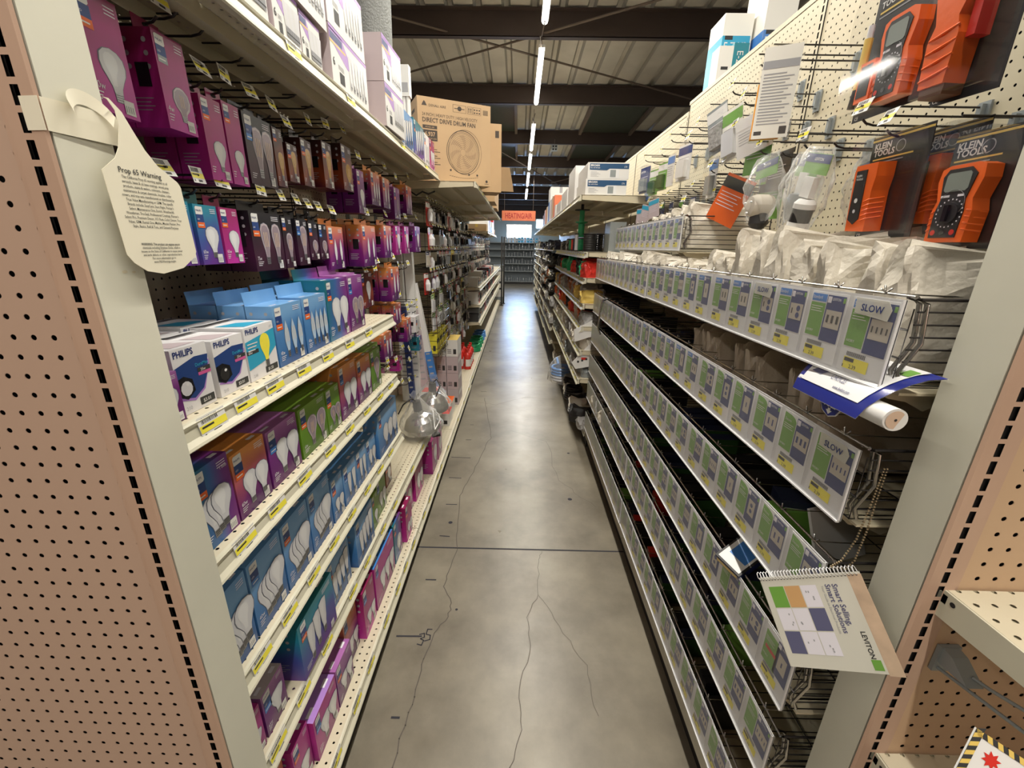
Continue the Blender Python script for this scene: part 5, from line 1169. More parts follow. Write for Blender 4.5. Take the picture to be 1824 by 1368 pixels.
b.build('spiral_binding', t)
t = thing('bead_chain', 'loop of brass bead chain holding the flip book at the near end of the bins', 'chain', (0, 0, 0))
b = MB()
for P in ([(.585, .598, 1.175), (.575, .59, 1.12), (.555, .575, 1.06), (.532, .565, 1.025), (.528, .578, 1.0)], [(.590, .598, 1.175), (.583, .592, 1.12), (.572, .58, 1.07), (.56, .572, 1.02), (.548, .57, 1.005), (.530, .58, .998)]):
    pts = []
    for a, c_ in zip(P[:-1], P[1:]):
        a, c_ = Vector(a), Vector(c_); n = max(1, int((c_-a).length/.0047))
        pts += [a+(c_-a)*k/n for k in range(n)]
    for p in pts: b.lathe([(0, -.0019), (.0014, -.0013), (.0019, 0), (.0014, .0013), (0, .0019)], 'bead', tuple(p), 8)
mat('bead', (.34, .27, .17), .35, .8); b.build('beads', t)
# ---- pull-out scroll sign
t = thing('pull_scroll', 'blue bordered pull-out scroll sign with a white roller under the nearest label strip', 'sign', (0, 0, 0))
b = MB(); b.tube([(.529, .548, 1.279), (.545, .76, 1.272)], .0165, 'white', 20); b.build('roller', t)
b = MB(); b.lathe([(0, 0), (.0135, 0)], 'wood_end', (.529, .5475, 1.279), 20, 'Y'); b.lathe([(0, 0), (.002, 0)], 'ink', (.529, .5470, 1.279), 10, 'Y'); b.build('roller_end', t)
def SF(u, v, e=0):      # u toward the far end .. near end (0..1 reading left to right), v from the roller up under the strip
    A = Vector((.524, .762, 1.256)); Bv = Vector((.508, .588, 1.264)); Cc = Vector((.600, .768, 1.334)); Dd = Vector((.590, .555, 1.338))
    p = (A*(1-u)+Bv*u)*(1-v)+(Cc*(1-u)+Dd*u)*v; q = math.sin(math.pi*v)**.6*.017; p.x -= .62*q; p.z += .75*q
    return p+Vector((-.45, -.2, .87))*e
b = MB()
def sheet(u0, v0, u1, v1, m_, e, n=6):
    P = [[SF(u0+(u1-u0)*i/n, v0+(v1-v0)*j/n, e) for j in range(n+1)] for i in range(n+1)]; b.grid(P, m_)
sheet(0, 0, 1, 1, 'navy2', .0); sheet(0, 0, 1, 1, 'white', -.0012); mat('navy2', (.02, .03, .22), .2)
sheet(.07, .16, .90, .98, 'white_gloss', .0012); b.build('sheet', t)
b = MB(); b.face([SF(x, y, .0018) for x, y in ((.09, .3), (.22, .34), (.34, .52), (.20, .84), (.10, .86))], 'lilac'); b.face([SF(x, y, .0022) for x, y in ((.12, .34), (.26, .32), (.34, .42), (.22, .5))], 'dim_navy')
b.face([SF(x, y, .002) for x, y in ((.30, .62), (.62, .64), (.62, .80), (.34, .84))], 'text_light'); b.face([SF(x, y, .0024) for x, y in ((.46, .70), (.60, .70), (.60, .79), (.46, .80))], 'orange_soft'); mat('orange_soft', (.7, .4, .2), .4)
SFt = lambda u, v: SF(u/.21, v/.085, .0024)
b.text('Make Smart', SFt, .095, .040, .0135, 'dim_navy', 'L', 0, .85); b.text('CHOICES', SFt, .085, .027, .0115, 'dim_navy', 'L', 0, .85); b.text('www.leviton.com', SFt, .11, .017, .0065, 'dim_navy', 'L', .01)
b.text('LEVITON', SFt, .135, .066, .010, 'ink', 'L', .02, .8); b.face([SF(x, y, .002) for x, y in ((.80, .76), (.89, .76), (.89, .90), (.80, .90))], 'green'); b.build('print', t)
b = MB(); cx = Vector((.541, .675, 1.262)); 
bd = lambda u, v, e=0: Vector((.537-.0+e*-1, .677-u, 1.262+v))
sh = [(-.027, 0), (.027, 0), (.025, -.012), (.017, -.024), (0, -.031), (-.017, -.024), (-.025, -.012)]
b.face([bd(u, v, .0) for u, v in sh], 'white'); b.face([bd(u*.9, v*.93-.0005, .0008) for u, v in sh], 'navy2'); b.text('PULL', lambda u, v: bd(u, v, .0012), 0, -.013, .0125, 'white', 'C', .03)
b.face([bd(u, v, .0012) for u, v in ((-.003, -.015), (.003, -.015), (.003, -.019), (.007, -.019), (0, -.026), (-.007, -.019), (-.003, -.019))], 'white'); b.build('pull_badge', t)

# ================================================================ METERS AND CARDS ON THE RIGHT PEGBOARD
LF = lambda u, v, e=0: (e, u, v)
def meter(b, w_, h, kind):
    def rr(x0, y0, x1, y1, r): return [(x0+r, y0), (x1-r, y0), (x1, y0+r), (x1, y1-r), (x1-r, y1), (x0+r, y1), (x0, y1-r), (x0, y0+r)]
    P = lambda pts, th, m_, e0=.003: b.prism(pts, lambda u, v, e: (e0+e, u, v), th, m_)
    if kind == 'dmm':
        P([(-w_*.44, -h/2), (w_*.44, -h/2), (w_*.47, -h*.1), (w_*.40, h*.05), (w_*.5, h*.3), (w_*.47, h*.46), (w_*.3, h/2), (-w_*.3, h/2), (-w_*.47, h*.46), (-w_*.5, h*.3), (-w_*.40, h*.05), (-w_*.47, -h*.1)], .03, 'klein_orange')
        P([(-w_*.34, -h*.44), (w_*.28, -h*.44), (w_*.30, -h*.1), (w_*.26, h*.05), (w_*.36, h*.36), (w_*.2, h*.45), (-w_*.28, h*.45), (-w_*.38, h*.36), (-w_*.30, h*.05), (-w_*.36, -h*.1)], .002, 'klein_black', .033)
        P(rr(-w_*.28, h*.16, w_*.26, h*.40, .004), .001, 'lcd', .035)
        b.lathe([(w_*.29, .036), (w_*.29, .037)], 'grey_text', (0, 0, 0), 24, 'X'); 
        P([(w_*.23*math.cos(k*.3927), -h*.12+w_*.23*math.sin(k*.3927)) for k in range(16)], .004, 'klein_black', .035)
        P([(-w_*.05, -h*.12-w_*.17), (w_*.05, -h*.12-w_*.17), (w_*.05, -h*.12+w_*.17), (-w_*.05, -h*.12+w_*.17)], .005, 'black_gloss', .039)
        for k in range(20):
            a = k*.314; b.rect(lambda u, v: (.0356, u, v), w_*.29*math.cos(a)-.0012, -h*.12+w_*.29*math.sin(a)-.0012, w_*.29*math.cos(a)+.0012, -h*.12+w_*.29*math.sin(a)+.0012, 'text_light')
        for u, m_ in ((-.25, 'red'), (-.03, 'black_gloss'), (.2, 'red')): b.disc(lambda a, c_: (.0357, a, c_), w_*u, -h*.37, .005, m_, 10)
        b.rect(lambda u, v: (.0357, u, v), -w_*.3, h*.09, -w_*.1, h*.12, 'text_light'); b.rect(lambda u, v: (.0357, u, v), w_*.08, h*.09, w_*.22, h*.12, 'text_light')
        for q in range(4):
            for s in (-1, 1): b.tube([(.006, s*w_*.46, -h*(.12+.08*q)), (.034, s*w_*.44, -h*(.10+.08*q)), (.035, s*w_*.37, -h*(.09+.08*q))], .0018, 'klein_orange', 5)
    elif kind == 'tester':
        P([(-w_*.42, -h*.48), (w_*.42, -h*.5), (w_*.42, h*.1), (w_*.5, h*.3), (w_*.5, h*.5), (-w_*.4, h*.5), (-w_*.45, h*.4)], .038, 'klein_orange')
        P([(-w_*.36, -h*.30), (-w_*.1, -h*.38), (w_*.12, -h*.30), (w_*.12, h*.42), (-w_*.32, h*.42)], .002, 'klein_black', .041)
        b.text('KLEIN', lambda u, v: (.0437, u, v), -w_*.28, h*.33, .006, 'white', 'L', .02); b.text('TOOLS', lambda u, v: (.0437, u, v), -w_*.28, h*.28, .006, 'white', 'L', .02)
        b.disc(lambda u, v: (.0437, u, v), -w_*.12, -h*.02, .005, 'white_gloss', 12); b.disc(lambda u, v: (.0437, u, v), -w_*.12, -h*.18, .004, 'frost', 12)
        for q in range(5): b.tube([(.042, w_*.2, -h*(.05+.07*q)), (.041, w_*.42, -h*(.02+.07*q)), (.01, w_*.43, -h*(.0+.07*q))], .0016, 'klein_orange', 5)
    else:      # clamp meter handle seen from its side
        P([(-w_*.30, -h*.5), (w_*.30, -h*.5), (w_*.34, -h*.05), (w_*.24, h*.12), (w_*.42, h*.36), (w_*.40, h*.55), (-w_*.26, h*.62), (-w_*.42, h*.4), (-w_*.26, h*.1), (-w_*.36, -h*.05)], .045, 'klein_orange')
        for q in range(4): b.tube([(.047, -w_*.33, -h*(.42-.13*q)), (.050, 0, -h*(.40-.13*q)), (.047, w_*.33, -h*(.36-.13*q))], .0024, 'klein_orange', 6)
        P([(-w_*.2, h*.55), (w_*.3, h*.52), (w_*.34, h*.95), (w_*.1, h*1.1), (-w_*.2, h*.95)], .03, 'klein_orange'); P([(w_*.36, -h*.1), (w_*.55, -h*.1), (w_*.55, h*.5), (w_*.36, h*.5)], .03, 'red', .004)
        P([(-w_*.28, -h*.60), (w_*.28, -h*.60), (w_*.30, -h*.5), (-w_*.30, -h*.5)], .04, 'brown')
def klein_pack(loc, cw, ch, kind, mw, mh, moff, lb, lean=0, rzz=0, cls='meter pack', extra=None):
    """blister pack: origin at the top centre of the card"""
    t = thing('meter_pack', lb, cls, loc, 'meter packs on the right pegboard', math.pi+rzz); t.rotation_euler.x = 0; t.rotation_euler.y = lean
    b = MB(); b.box(-.001, -cw/2, -ch, .0006, cw/2, 0, 'klein_black'); f = lambda u, v: (.0012, u, v)
    b.rect(f, -cw/2, -ch*.045, cw/2, -ch*.025, 'gold'); b.text('KLEIN', f, -cw*.44, -ch*.12, .017, 'white', 'L', .03); b.text('TOOLS', f, -cw*.44, -ch*.185, .017, 'white', 'L', .03)
    for k in range(16):
        a, c_ = k*.3927, (k+1)*.3927; b.face([(.0012, cw*.02+.010*math.cos(a), -ch*.13+.010*math.sin(a)), (.0012, cw*.02+.010*math.cos(c_), -ch*.13+.010*math.sin(c_)), (.0012, cw*.02+.012*math.cos(c_), -ch*.13+.012*math.sin(c_)), (.0012, cw*.02+.012*math.cos(a), -ch*.13+.012*math.sin(a))], 'grey_text')
    b.rect(f, -cw*.44, -ch*.225, cw*.25, -ch*.21, 'gold'); b.rect(f, -cw*.44, -ch*.255, cw*.1, -ch*.245, 'grey_text')
    b.text('CE', f, -cw*.46, -ch*.985, .009, 'white', 'L', .01); b.disc(f, 0, -ch*.06, .008, 'dark_void', 10, .004); b.build('card', t)
    b = MB(); meter(b, mw, mh, kind); b.build('meter', t, (0, moff[0], moff[1]))
    if extra: extra(t)
    b = MB(); x1 = .05
    b.prism([(-cw*.48, -ch*.97), (cw*.48, -ch*.97), (cw*.48, -ch*.22), (cw*.40, -ch*.02), (-cw*.40, -ch*.02), (-cw*.48, -ch*.22)], lambda u, v, e: (.002+e, u, v), x1, 'plastic_clear'); b.build('blister', t)
    return t
klein_pack((.822, .845, 1.708), .122, .198, 'dmm', .082, .132, (.004, -.121), 'orange and black digital multimeter in a black card pack, cut by the right post', R(0))
klein_pack((.80, 1.012, 1.745), .150, .212, 'tester', .066, .140, (-.028, -.128), 'orange voltage tester in a clear pack, left of the cut off multimeter', R(3))
klein_pack((.865, .965, 1.745), .140, .205, 'tester', .060, .130, (.0, -.12), 'second orange tester pack behind the first on the same hook', R(2))
def ex(t):
    b = MB(); b.tube([(.02, -.088, -.21), (.02, -.085, -.11)], .0085, 'gold', 12); b.tube([(.02, -.085, -.11), (.02, -.084, -.085)], .0065, 'frost', 10); b.tube([(.022, -.091, -.248), (.02, -.088, -.21)], .008, 'black', 10); b.build('pen_tester', t)
    b = MB(); b.box(.004, -.072, -.245, .032, -.030, -.165, 'klein_orange'); b.box(.032, -.068, -.235, .033, -.036, -.172, 'klein_black'); b.text('KLEIN', lambda u, v: (.0336, u, v), -.065, -.185, .007, 'white', 'L', .02); b.build('outlet_tester', t)
klein_pack((.812, 1.085, 2.075), .215, .275, 'dmm', .088, .158, (.018, -.182), 'large black test kit pack with orange multimeter and yellow pen at top right', R(0), extra=ex)
klein_pack((.80, .90, 2.06), .115, .29, 'clamp', .075, .165, (-.022, -.185), 'orange ribbed clamp meter pack hanging at the top right edge beside the test kit', R(0), R(6))
hook(XRb-.001, 1.075, 2.01, .27, 'black peg hook carrying the large test kit pack', 'R', False); hook(XRb-.001, .905, 2.01, .27, 'black peg hook carrying the clamp meter pack', 'R', False)
hook(XRb-.001, 1.02, 1.735, .27, 'black peg hook with ticket over the voltage tester pack', 'R'); hook(XRb-.001, .90, 1.705, .22, 'black peg hook of the cut off multimeter', 'R', False)
hook(XRb-.001, 1.10, 1.775, .27, 'black peg hook with yellow ticket under the large test kit', 'R', drop=-.0); hook(XRb-.001, .70, 1.90, .27, 'black peg hook with a big yellow ticket at the top right corner', 'R')
# yellow-backed clamshell
t = thing('clamshell_pack', 'tall beige backed clamshell with a yellow tool hanging high on the right pegboard', 'hanging pack', (.745, 1.45, 2.06), None, R(-24))
b = MB(); b.box(-.045, 0, -.235, .050, .003, .0, 'paper'); f = lambda u, v: (u, -.0006, v)
b.rect(f, -.043, -.055, .048, -.035, 'grey_text')
for q in range(17): b.rect(f, -.038, -.07-.008*q, .02+.02*((q*5) % 3)/2, -.067-.008*q, 'grey_text')
b.rect(f, -.04, -.225, -.02, -.215, 'ink'); b.rect(f, .025, -.225, .044, -.205, 'ink'); b.build('card', t)
b = MB(); b.prism([(-.048, -.232), (.03, -.232), (.03, -.10), (.0, -.08), (-.048, -.09)], lambda u, v, e: (u, .0035+e, v), .036, 'amber_tool'); b.build('tool', t)
b = MB(); b.prism([(-.050, -.238), (.055, -.238), (.055, .006), (-.050, .006)], lambda u, v, e: (u, -.0015+e, v), .044, 'plastic_clear'); b.build('blister', t)
hook(XRb-.001, 1.48, 2.035, .30, 'black peg hook carrying the tall yellow clamshell', 'R', False); hook(XRb-.001, 1.56, 2.04, .30, 'second prong hook just behind the tall yellow clamshell', 'R', False)
# other cards
def card(loc, w_, h, ca, cb, lb, rzz=0, tx='', rx=0, obj=None, nm='hang_card'):
    b = MB(); b.box(-.001, -w_/2, -h, .001, w_/2, 0, ca); f = lambda u, v: (.0016, u, v)
    b.rect(f, -w_/2, -h*.28, w_/2, -h*.06, cb); g = lambda u, v: (.0020, u, v)
    if tx: b.text(tx, g, -w_*.42, -h*.2, h*.1, 'white', 'L', .02)
    for q in range(5): b.rect(f, -w_*.42, -h*(.38+.07*q), w_*(.3-.1*(q % 2)), -h*(.365+.07*q), 'grey_text' if ca in ('white', 'paper') else 'text_light')
    if obj: b.box(.001, -w_*.3, -h*.92, .022, w_*.3, -h*.45, obj)
    b.box(-.003, -w_/2-.004, -h-.004, .026 if obj else .003, w_/2+.004, .004, 'plastic_clear')
    o = b.build(nm, None, loc, math.pi+rzz); o.rotation_euler.x = rx; return tag(o, lb, 'hanging card', 'cards on the right pegboard')
card((.77, 1.62, 1.935), .13, .125, 'white', 'white', 'white information card with blue swoosh and yellow block, tilted on its hook', R(25), rx=R(14), obj=None)
card((.80, 1.60, 1.90), .11, .15, 'green', 'yellow', 'lime green pack behind the tilted white card', R(15)); 
card((.76, 1.90, 2.03), .10, .17, 'steel_grey', 'white', 'clear clamshell with a grey tool, slanting forward', R(20), rx=R(16), obj='bag_grey')
card((.78, 1.80, 2.0), .10, .18, 'paper', 'green', 'pale green card in a bent clear clamshell', R(15), rx=R(10), obj='frost')
card((.80, 1.94, 1.86), .08, .15, 'white', 'sky', 'card with a bright blue top below the slanting clamshells', 0, obj='steel_grey')
card((.80, 2.30, 1.985), .12, .16, 'white', 'navy', 'white clamshell card with a navy corner, farther along the hooks', R(10), obj='white')
card((.79, 2.46, 1.97), .07, .15, 'white', 'sky', 'narrow white blue card beside the navy cornered one', R(10))
card((.80, 2.62, 1.96), .10, .14, 'green', 'white', 'green backed switch card, nearer of two', R(12), obj='dark_green'); card((.80, 2.78, 1.95), .10, .14, 'green', 'white', 'green backed switch card, farther of two', R(12), obj='dark_green')
card((.79, 2.95, 1.99), .13, .15, 'navy', 'navy', 'navy card at the far end of the pegboard', R(10), 'LEVITON', obj='steel_grey'); card((.83, 3.0, 1.95), .12, .15, 'sky', 'white', 'light blue card behind the navy one')
card((.83, 1.74, 1.76), .12, .17, 'orange', 'ink', 'orange card standing tilted over the bags', R(38), rx=R(-24)); card((.90, 1.66, 1.74), .12, .13, 'green', 'ink', 'green and black pack half hidden by the orange card', R(10))
card((.88, 1.60, 1.82), .13, .12, 'black', 'black', 'black pack high behind the plug bags')
for i, (y, z) in enumerate(((2.2, 1.74), (2.35, 1.74), (2.5, 1.75), (2.65, 1.76))): card((.83, y, z), .06, .12, ('navy', 'navy', 'white', 'navy')[i], ('white', 'green', 'navy', 'green')[i], 'small %s card in the lower hook row, %s from the near end' % (('navy', 'navy', 'white', 'navy')[i], ORD[i]))
for i, (y, z) in enumerate(((2.72, 1.75), (2.84, 1.74), (2.6, 1.77))): card((.76, y, z), .09, .10, 'lilac', 'cyan', 'pale card with a turquoise band standing among the bags of the short upper bin, %s' % ORD[i], R(20), rx=R(10*(i-1)))
hk = [(1.72, 1.985), (1.83, 2.05), (1.62, 1.88), (1.75, 1.90), (1.88, 1.93), (2.0, 2.03), (2.12, 2.0), (2.22, 1.97), (2.35, 2.03), (2.48, 2.03), (2.62, 1.99), (2.78, 1.98), (2.95, 2.02), (1.55, 1.80), (1.68, 1.79), (1.80, 1.80), (1.92, 1.80), (1.42, 1.77)]
for i, (y, z) in enumerate(hk): hook(XRb-.001, y, z, .26, 'black peg hook with a ticket among the cards of the right pegboard', 'R', i % 3 != 2, 'ticketed hooks among the right cards')
for i in range(26):
    y = 1.9+.085*(i % 13); z = 1.70+.055*(i//13); hook(XRb-.001, y, z, .235, 'bare black peg hook above the short upper bin', 'R', i % 4 == 0, 'bare hooks above the short upper bin')
hook(XRb-.001, 1.30, 1.765, .27, 'black peg hook with ticket over the bagged plugs', 'R'); hook(XRb-.001, 1.18, 1.745, .27, 'black peg hook just right of the bagged plugs', 'R', False)
# bagged plugs
def plug_bag(loc, w_, h, lb, kind, rx=0, rzz=0):
    t = thing('plug_bag', lb, 'bagged plug', loc, None, math.pi+rzz); t.rotation_euler.x = rx
    b = MB(); b.box(.012, -w_*.38, -.05, .014, w_*.38, -.005, 'green'); b.box(.0142, -w_*.38, -.025, .0146, w_*.38, -.006, 'navy'); b.text('LEVITON', lambda u, v: (.0152, u, v), -w_*.1, -.02, .009, 'white', 'L', .02); b.build('header_label', t)
    b = MB()
    if kind == 0:
        b.lathe([(0, -.035), (.030, -.033), (.034, -.02), (.034, .012), (.028, .03), (.012, .034), (0, .034)], 'plate', (.018, .0, -h*.72), 20, 'X'); 
        for a in (.5, 2.6, 4.7): b.lathe([(0, .040), (.003, .040), (.003, .034)], 'white_gloss', (.018, .02*math.cos(a), -h*.72+.02*math.sin(a)), 8, 'X')
        b.lathe([(.026, 0), (.028, -.03), (.016, -.045), (0, -.045)], 'black', (.014, 0, -h*.84), 16)
    elif kind == 1:
        b.lathe([(0, .01), (.018, .01), (.026, 0), (.026, -.012)], 'white', (.014, .01, -h*.62), 18); b.lathe([(.024, -.012), (.024, -.045), (.022, -.045)], 'black', (.014, .01, -h*.62), 18); b.lathe([(.026, -.045), (.028, -.07), (.02, -.082), (0, -.082)], 'white', (.014, .01, -h*.62), 18)
        b.box(.004, -.02, -h*.55, .02, .02, -h*.3, 'white')
    else:
        b.lathe([(0, .03), (.024, .026), (.028, 0), (.02, -.04), (0, -.045)], 'steel_grey', (.014, 0, -h*.6), 16); b.box(.004, -.018, -h*.5, .018, .018, -h*.2, 'white')
    b.build('plug', t)
    r = random.Random(int(h*1000)+kind); P = []
    for i in range(25):
        a = 2*math.pi*i/24; row_ = []
        for j in range(10):
            q = j/9; wd = w_/2*(.75+.3*math.sin(q*2.6)); th = .006+.034*math.sin(math.pi*min(1, q*1.05))
            n_ = 1+.10*math.sin(5*a+3*q*4)+.08*math.sin(9*a-q*11)
            row_.append((.016+th*math.cos(a)*n_, wd*math.sin(a)*n_, .01-q*h*(1+.03*math.sin(3*a))))
        P.append(row_)
    P[-1] = P[0]; b = MB(); b.grid(P, 'bag_clear'); b.build('plastic_bag', t)
plug_bag((.76, 1.425, 1.765), .15, .185, 'clear bag with a cream coloured round plug, nearest to the upper bin', 0, R(3))
plug_bag((.75, 1.165, 1.735), .13, .19, 'clear bag with a black and white plug beside the voltage tester pack', 1, R(-14))
plug_bag((.79, 1.27, 1.745), .13, .20, 'clear bag with a grey connector between the two plug bags', 2, R(-10))
plug_bag((.86, 1.13, 1.72), .13, .17, 'clear bag with a dark plug hanging behind the black and white one', 2, R(8))
# pegboard top boxes
def ez(x0, y0, z0, x1, y1, z1, lb, ca='cyan'):
    b = MB(); w_, d, h = x1-x0, y1-y0, z1-z0; b.box(0, 0, 0, w_, d, h, 'paper'); f = lambda u, v, e=.0008: (u, -e, v); g = lambda u, v, e=.0008: (-e, d-u, v)
    q_ = .66/h if h > .9 else .86; b.rect(f, .0, h*.15, w_*.95, h*q_, ca); b.rect(g, 0, h*.6*q_, d, h*q_, ca); b.rect(lambda u, v: f(u, v, .0012), w_*.08, h*q_-.02, w_*.35, h*q_, 'ink')
    b.text('E-Z UP', lambda u, v: f(u, v, .0012), w_*.08, h*q_-.07, .055, 'white', 'L', .01, .85); b.text('E-Z', lambda u, v: f(v, h*.45-u, .0012), .0, w_*.55, .05, 'white', 'L', .0)
    return tag(b.build('canopy_carton', None, (x0, y0, z0)), lb, 'carton')
ez(1.173, 3.0, 2.031, 1.343, 3.2, 2.81, 'tall white canopy carton with a teal panel standing behind the right pegboard'); ez(1.36, 2.9, 2.031, 1.53, 3.15, 3.05, 'taller white canopy carton with a blue panel, cut by the top edge', 'sky')
b = MB(); b.box(0, 0, 0, .08, .10, .575, 'paper'); b.rect(lambda u, v: (u, -.0006, v), .03, .38, .075, .42, 'ink'); b.rect(lambda u, v: (u, -.0006, v), .02, .46, .06, .475, 'ink')
for q in range(8): b.rect(lambda u, v: (u, -.0006, v), .01, .32-.02*q, .08, .325-.02*q, 'grey_text')
b.box(.08, 0, 0, .165, .1, .59, 'teal'); b.text('E-Z', lambda u, v: (.09+v, -.0008, .56-u), .01, .012, .05, 'white'); tag(b.build('canopy_carton', None, (1.12, 2.88, 2.031)), 'slim white and teal carton standing before the tall canopy carton', 'carton')
b = MB(); b.box(1.10, 2.5, 2.02, 1.6, 4.2, 2.03, 'beige'); b.box(1.10, 2.5, 0, 1.12, 4.2, 2.02, 'beige'); b.box(1.58, 2.5, 0, 1.6, 4.2, 2.02, 'beige'); tag(b.build('rear_shelf'), 'cream shelf on the far side of the right pegboard, under the canopy cartons', 'shelving')

# ================================================================ RIGHT RUN BEYOND THE BINS
def broan(x0, y0, z0, lb, s=1):
    w_, d, h = .27*s, .46, .098; b = MB(); b.box(0, 0, 0, w_, d, h, 'white'); f = lambda u, v, e=.0008: (u, -e, v)
    b.rect(f, .012, h*.62, w_*.99, h*.93, 'band_blue2'); b.face([f(.012, h*.62), f(w_*.52, h*.62), f(w_*.46, h*.52), f(.012, h*.55)], 'band_blue2')
    b.text('BROAN', lambda u, v: f(u, v, .0012), .018, h*.76, .017, 'white', 'L', .03); b.text('fan, exh & heat', lambda u, v: f(u, v, .0012), .018, h*.64, .010, 'white', 'L', .01); b.text('174', lambda u, v: f(u, v, .0012), w_*.88, h*.68, .017, 'white', 'L', .0, .8)
    b.rect(f, w_*.52, h*.05, w_*.76, h*.62, 'white_gloss'); b.rect(lambda u, v: f(u, v, .0012), w_*.545, h*.12, w_*.68, h*.56, 'steel_grey')
    for q in range(5): b.rect(f, .02, h*(.42-.07*q), .06+.012*(q % 3), h*(.44-.07*q), 'grey_text')
    return tag(b.build('heater_carton', None, (x0, y0, z0)), lb, 'carton')
mat('band_blue2', (.015, .07, .17), .4)
broan(.432, 3.05, 1.8357, 'white heater carton with a blue band, lower of two facing the camera at right'); broan(.440, 3.05, 1.9345, 'white heater carton with a blue band, upper of two facing the camera at right')
carton_plain(.415, 3.52, 1.8357, .66, 3.95, 2.09, 'white', 'large white carton behind the two heater cartons'); carton_plain(.41, 4.0, 1.8357, .62, 4.5, 1.99, 'white', 'white carton, third back on the right top shelf')
carton_plain(.41, 4.55, 1.8357, .62, 5.1, 1.95, 'white', 'low white carton, fourth back on the right top shelf')
carton_plain(.42, 6.3, 2.12, .70, 6.7, 2.29, 'white', 'white printed carton lying on the tall narrow ones far right'); b = bpy.data.objects
for i in range(12):
    y = 5.3+.24*i; m_ = ('white', 'sign_red', 'cardboard', 'lilac', 'white', 'sky', 'white', 'cardboard', 'sign_red', 'white', 'navy', 'lilac')[i]
    carton_plain(.42, y, 1.8357, .60, y+.19, 1.8357+(.14, .27, .28, .28, .28, .28, .25, .26, .24, .25, .22, .2)[i], m_, 'narrow upright carton on the right top shelf, %s of a dozen from the near end' % ORD[i], tape=i % 3 == 0)
b = MB(); b.box(-.055, -.09, 0, .055, .09, .20, 'steel_grey'); b.box(-.056, -.086, .006, -.055, .086, .194, 'far_shelf2'); mat('far_shelf2', (.34, .37, .36), .35, .2); tag(b.build('meter_cabinet', None, (.685, 3.2, 1.4757)), 'plain grey metal box on the upper shelf beside the wire spools', 'box')
def spool(m_, r, h, flange=True):
    b = MB(); b.lathe([(0, 0), (r, 0), (r, .006), (r*.86, .008)], 'black', n=18); b.lathe([(r*.86, .008)]+[(r*(.86+(.03 if k % 2 else 0)), .01+(h-.02)*k/14) for k in range(15)]+[(r*.86, h-.008)], m_, n=18); b.lathe([(r*.86, h-.008), (r, h-.006), (r, h), (0, h)], 'black', n=18); return b.mesh('wire_spool')
for (x, y, z, m_, r, h, lb) in [(.52, 3.28, 1.4757, 'black', .052, .125, 'black wire spool on the upper shelf next to the grey box'), (.60, 3.42, 1.4757, 'black_gloss', .05, .13, 'second black wire spool beside the grey box'), (.445, 3.45, 1.4757, 'frost', .016, .13, 'narrow white wire spool between green and black'),
        (.49, 3.60, 1.4757, 'wire_green', .045, .10, 'green wire spool, nearest'), (.49, 3.75, 1.4757, 'dark_navy', .04, .10, 'navy wire spool between the green and the red'), (.49, 3.88, 1.4757, 'red', .04, .10, 'red wire spool before the farthest green one'), (.49, 4.02, 1.4757, 'wire_green', .045, .10, 'green wire spool, farthest')]:
    tag(link('wire_spool', spool(m_, r, h), None, (x, y, z)), lb, 'wire spool')
t = thing('cable_reel', 'tall dark green cable reel hanging under the right top shelf', 'cable reel', (.50, 3.62, 1.585)); b = MB(); b.lathe([(.05, .0), (.026, .006), (.026, .10), (.05, .11), (.05, .116), (.02, .118), (.02, .2)], 'wire_green', n=18); b.build('wire', t); b = MB(); b.tube([(0, 0, -.0), (0, 0, .245)], .012, 'black', 10); b.lathe([(0, .2), (.06, .2), (.06, .206), (0, .206)], 'black', n=18); b.build('core', t)
def bags(x, y0, y1, z, ms, where, s=1.0, step=.12):
    y = y0; k = 0
    while y < y1:
        m_ = rnd.choice(ms); key = ('bg', m_, k % 3)
        if key not in _cm: _cm[key] = pouch(.11, .14, .10, sum(map(ord, m_)) % 97+k, m_, rough=.009)
        o = link('goods_bag', _cm[key], None, (x+rnd.uniform(0, .05), y, z+.001), rz_(40)); o.scale = (s, s, s*rnd.uniform(.7, 1.1))
        tag(o, '%s bag of hardware %s' % (m_.replace('_', ' ').replace('bag ', ''), where), 'hardware bag', '%s bags %s' % (m_.replace('_', ' '), where)); y += step*rnd.uniform(.85, 1.25); k += 1
zs = ((1.30, 'on the second shelf beyond the bins at right', ['wire_green', 'dark_navy', 'red', 'black', 'bag_grey']), (1.12, 'on the third shelf beyond the bins at right', ['gold', 'copper', 'copper', 'bag_grey', 'frost']), (.96, 'on the fourth shelf beyond the bins at right', ['black', 'orange', 'red', 'bag_grey', 'bag_white']), (.78, 'on the fifth shelf beyond the bins at right', ['bag_white', 'bag_grey', 'bag_grey', 'sky']), (.56, 'on the lowest shelf beyond the bins at right', ['bag_white', 'bag_grey', 'steel_grey']), (.126, 'on the deck beyond the bins at right', ['bag_grey', 'bag_white', 'black']))
for z, w_, ms in zs: bags(.53, 3.12, 5.4, z, ms, w_, 1.15, .11)
bags(.56, 4.3, 5.4, 1.476, ['black', 'bag_grey'], 'on the upper shelf past the wire spools')
for k, z in enumerate((1.5, 1.36, 1.2, 1.03, .86, .68, .5, .32)):
    bags(.465, 7.95, 11.2, z, ['bag_grey', 'bag_white', 'black', 'steel_grey'], 'on the %s shelf of the far right bays' % ORD[k], 1.0, .2)
for k, z in enumerate((1.475, 1.30, 1.12, .96, .78, .56)):
    bags(.475, 5.5, 7.8, z, ['bag_grey', 'bag_white', 'black', 'bag_grey', 'copper'] if k > 1 else ['bag_grey', 'black', 'dark_navy'], 'on the %s shelf of the middle right bays' % ORD[k], 1.1, .16)
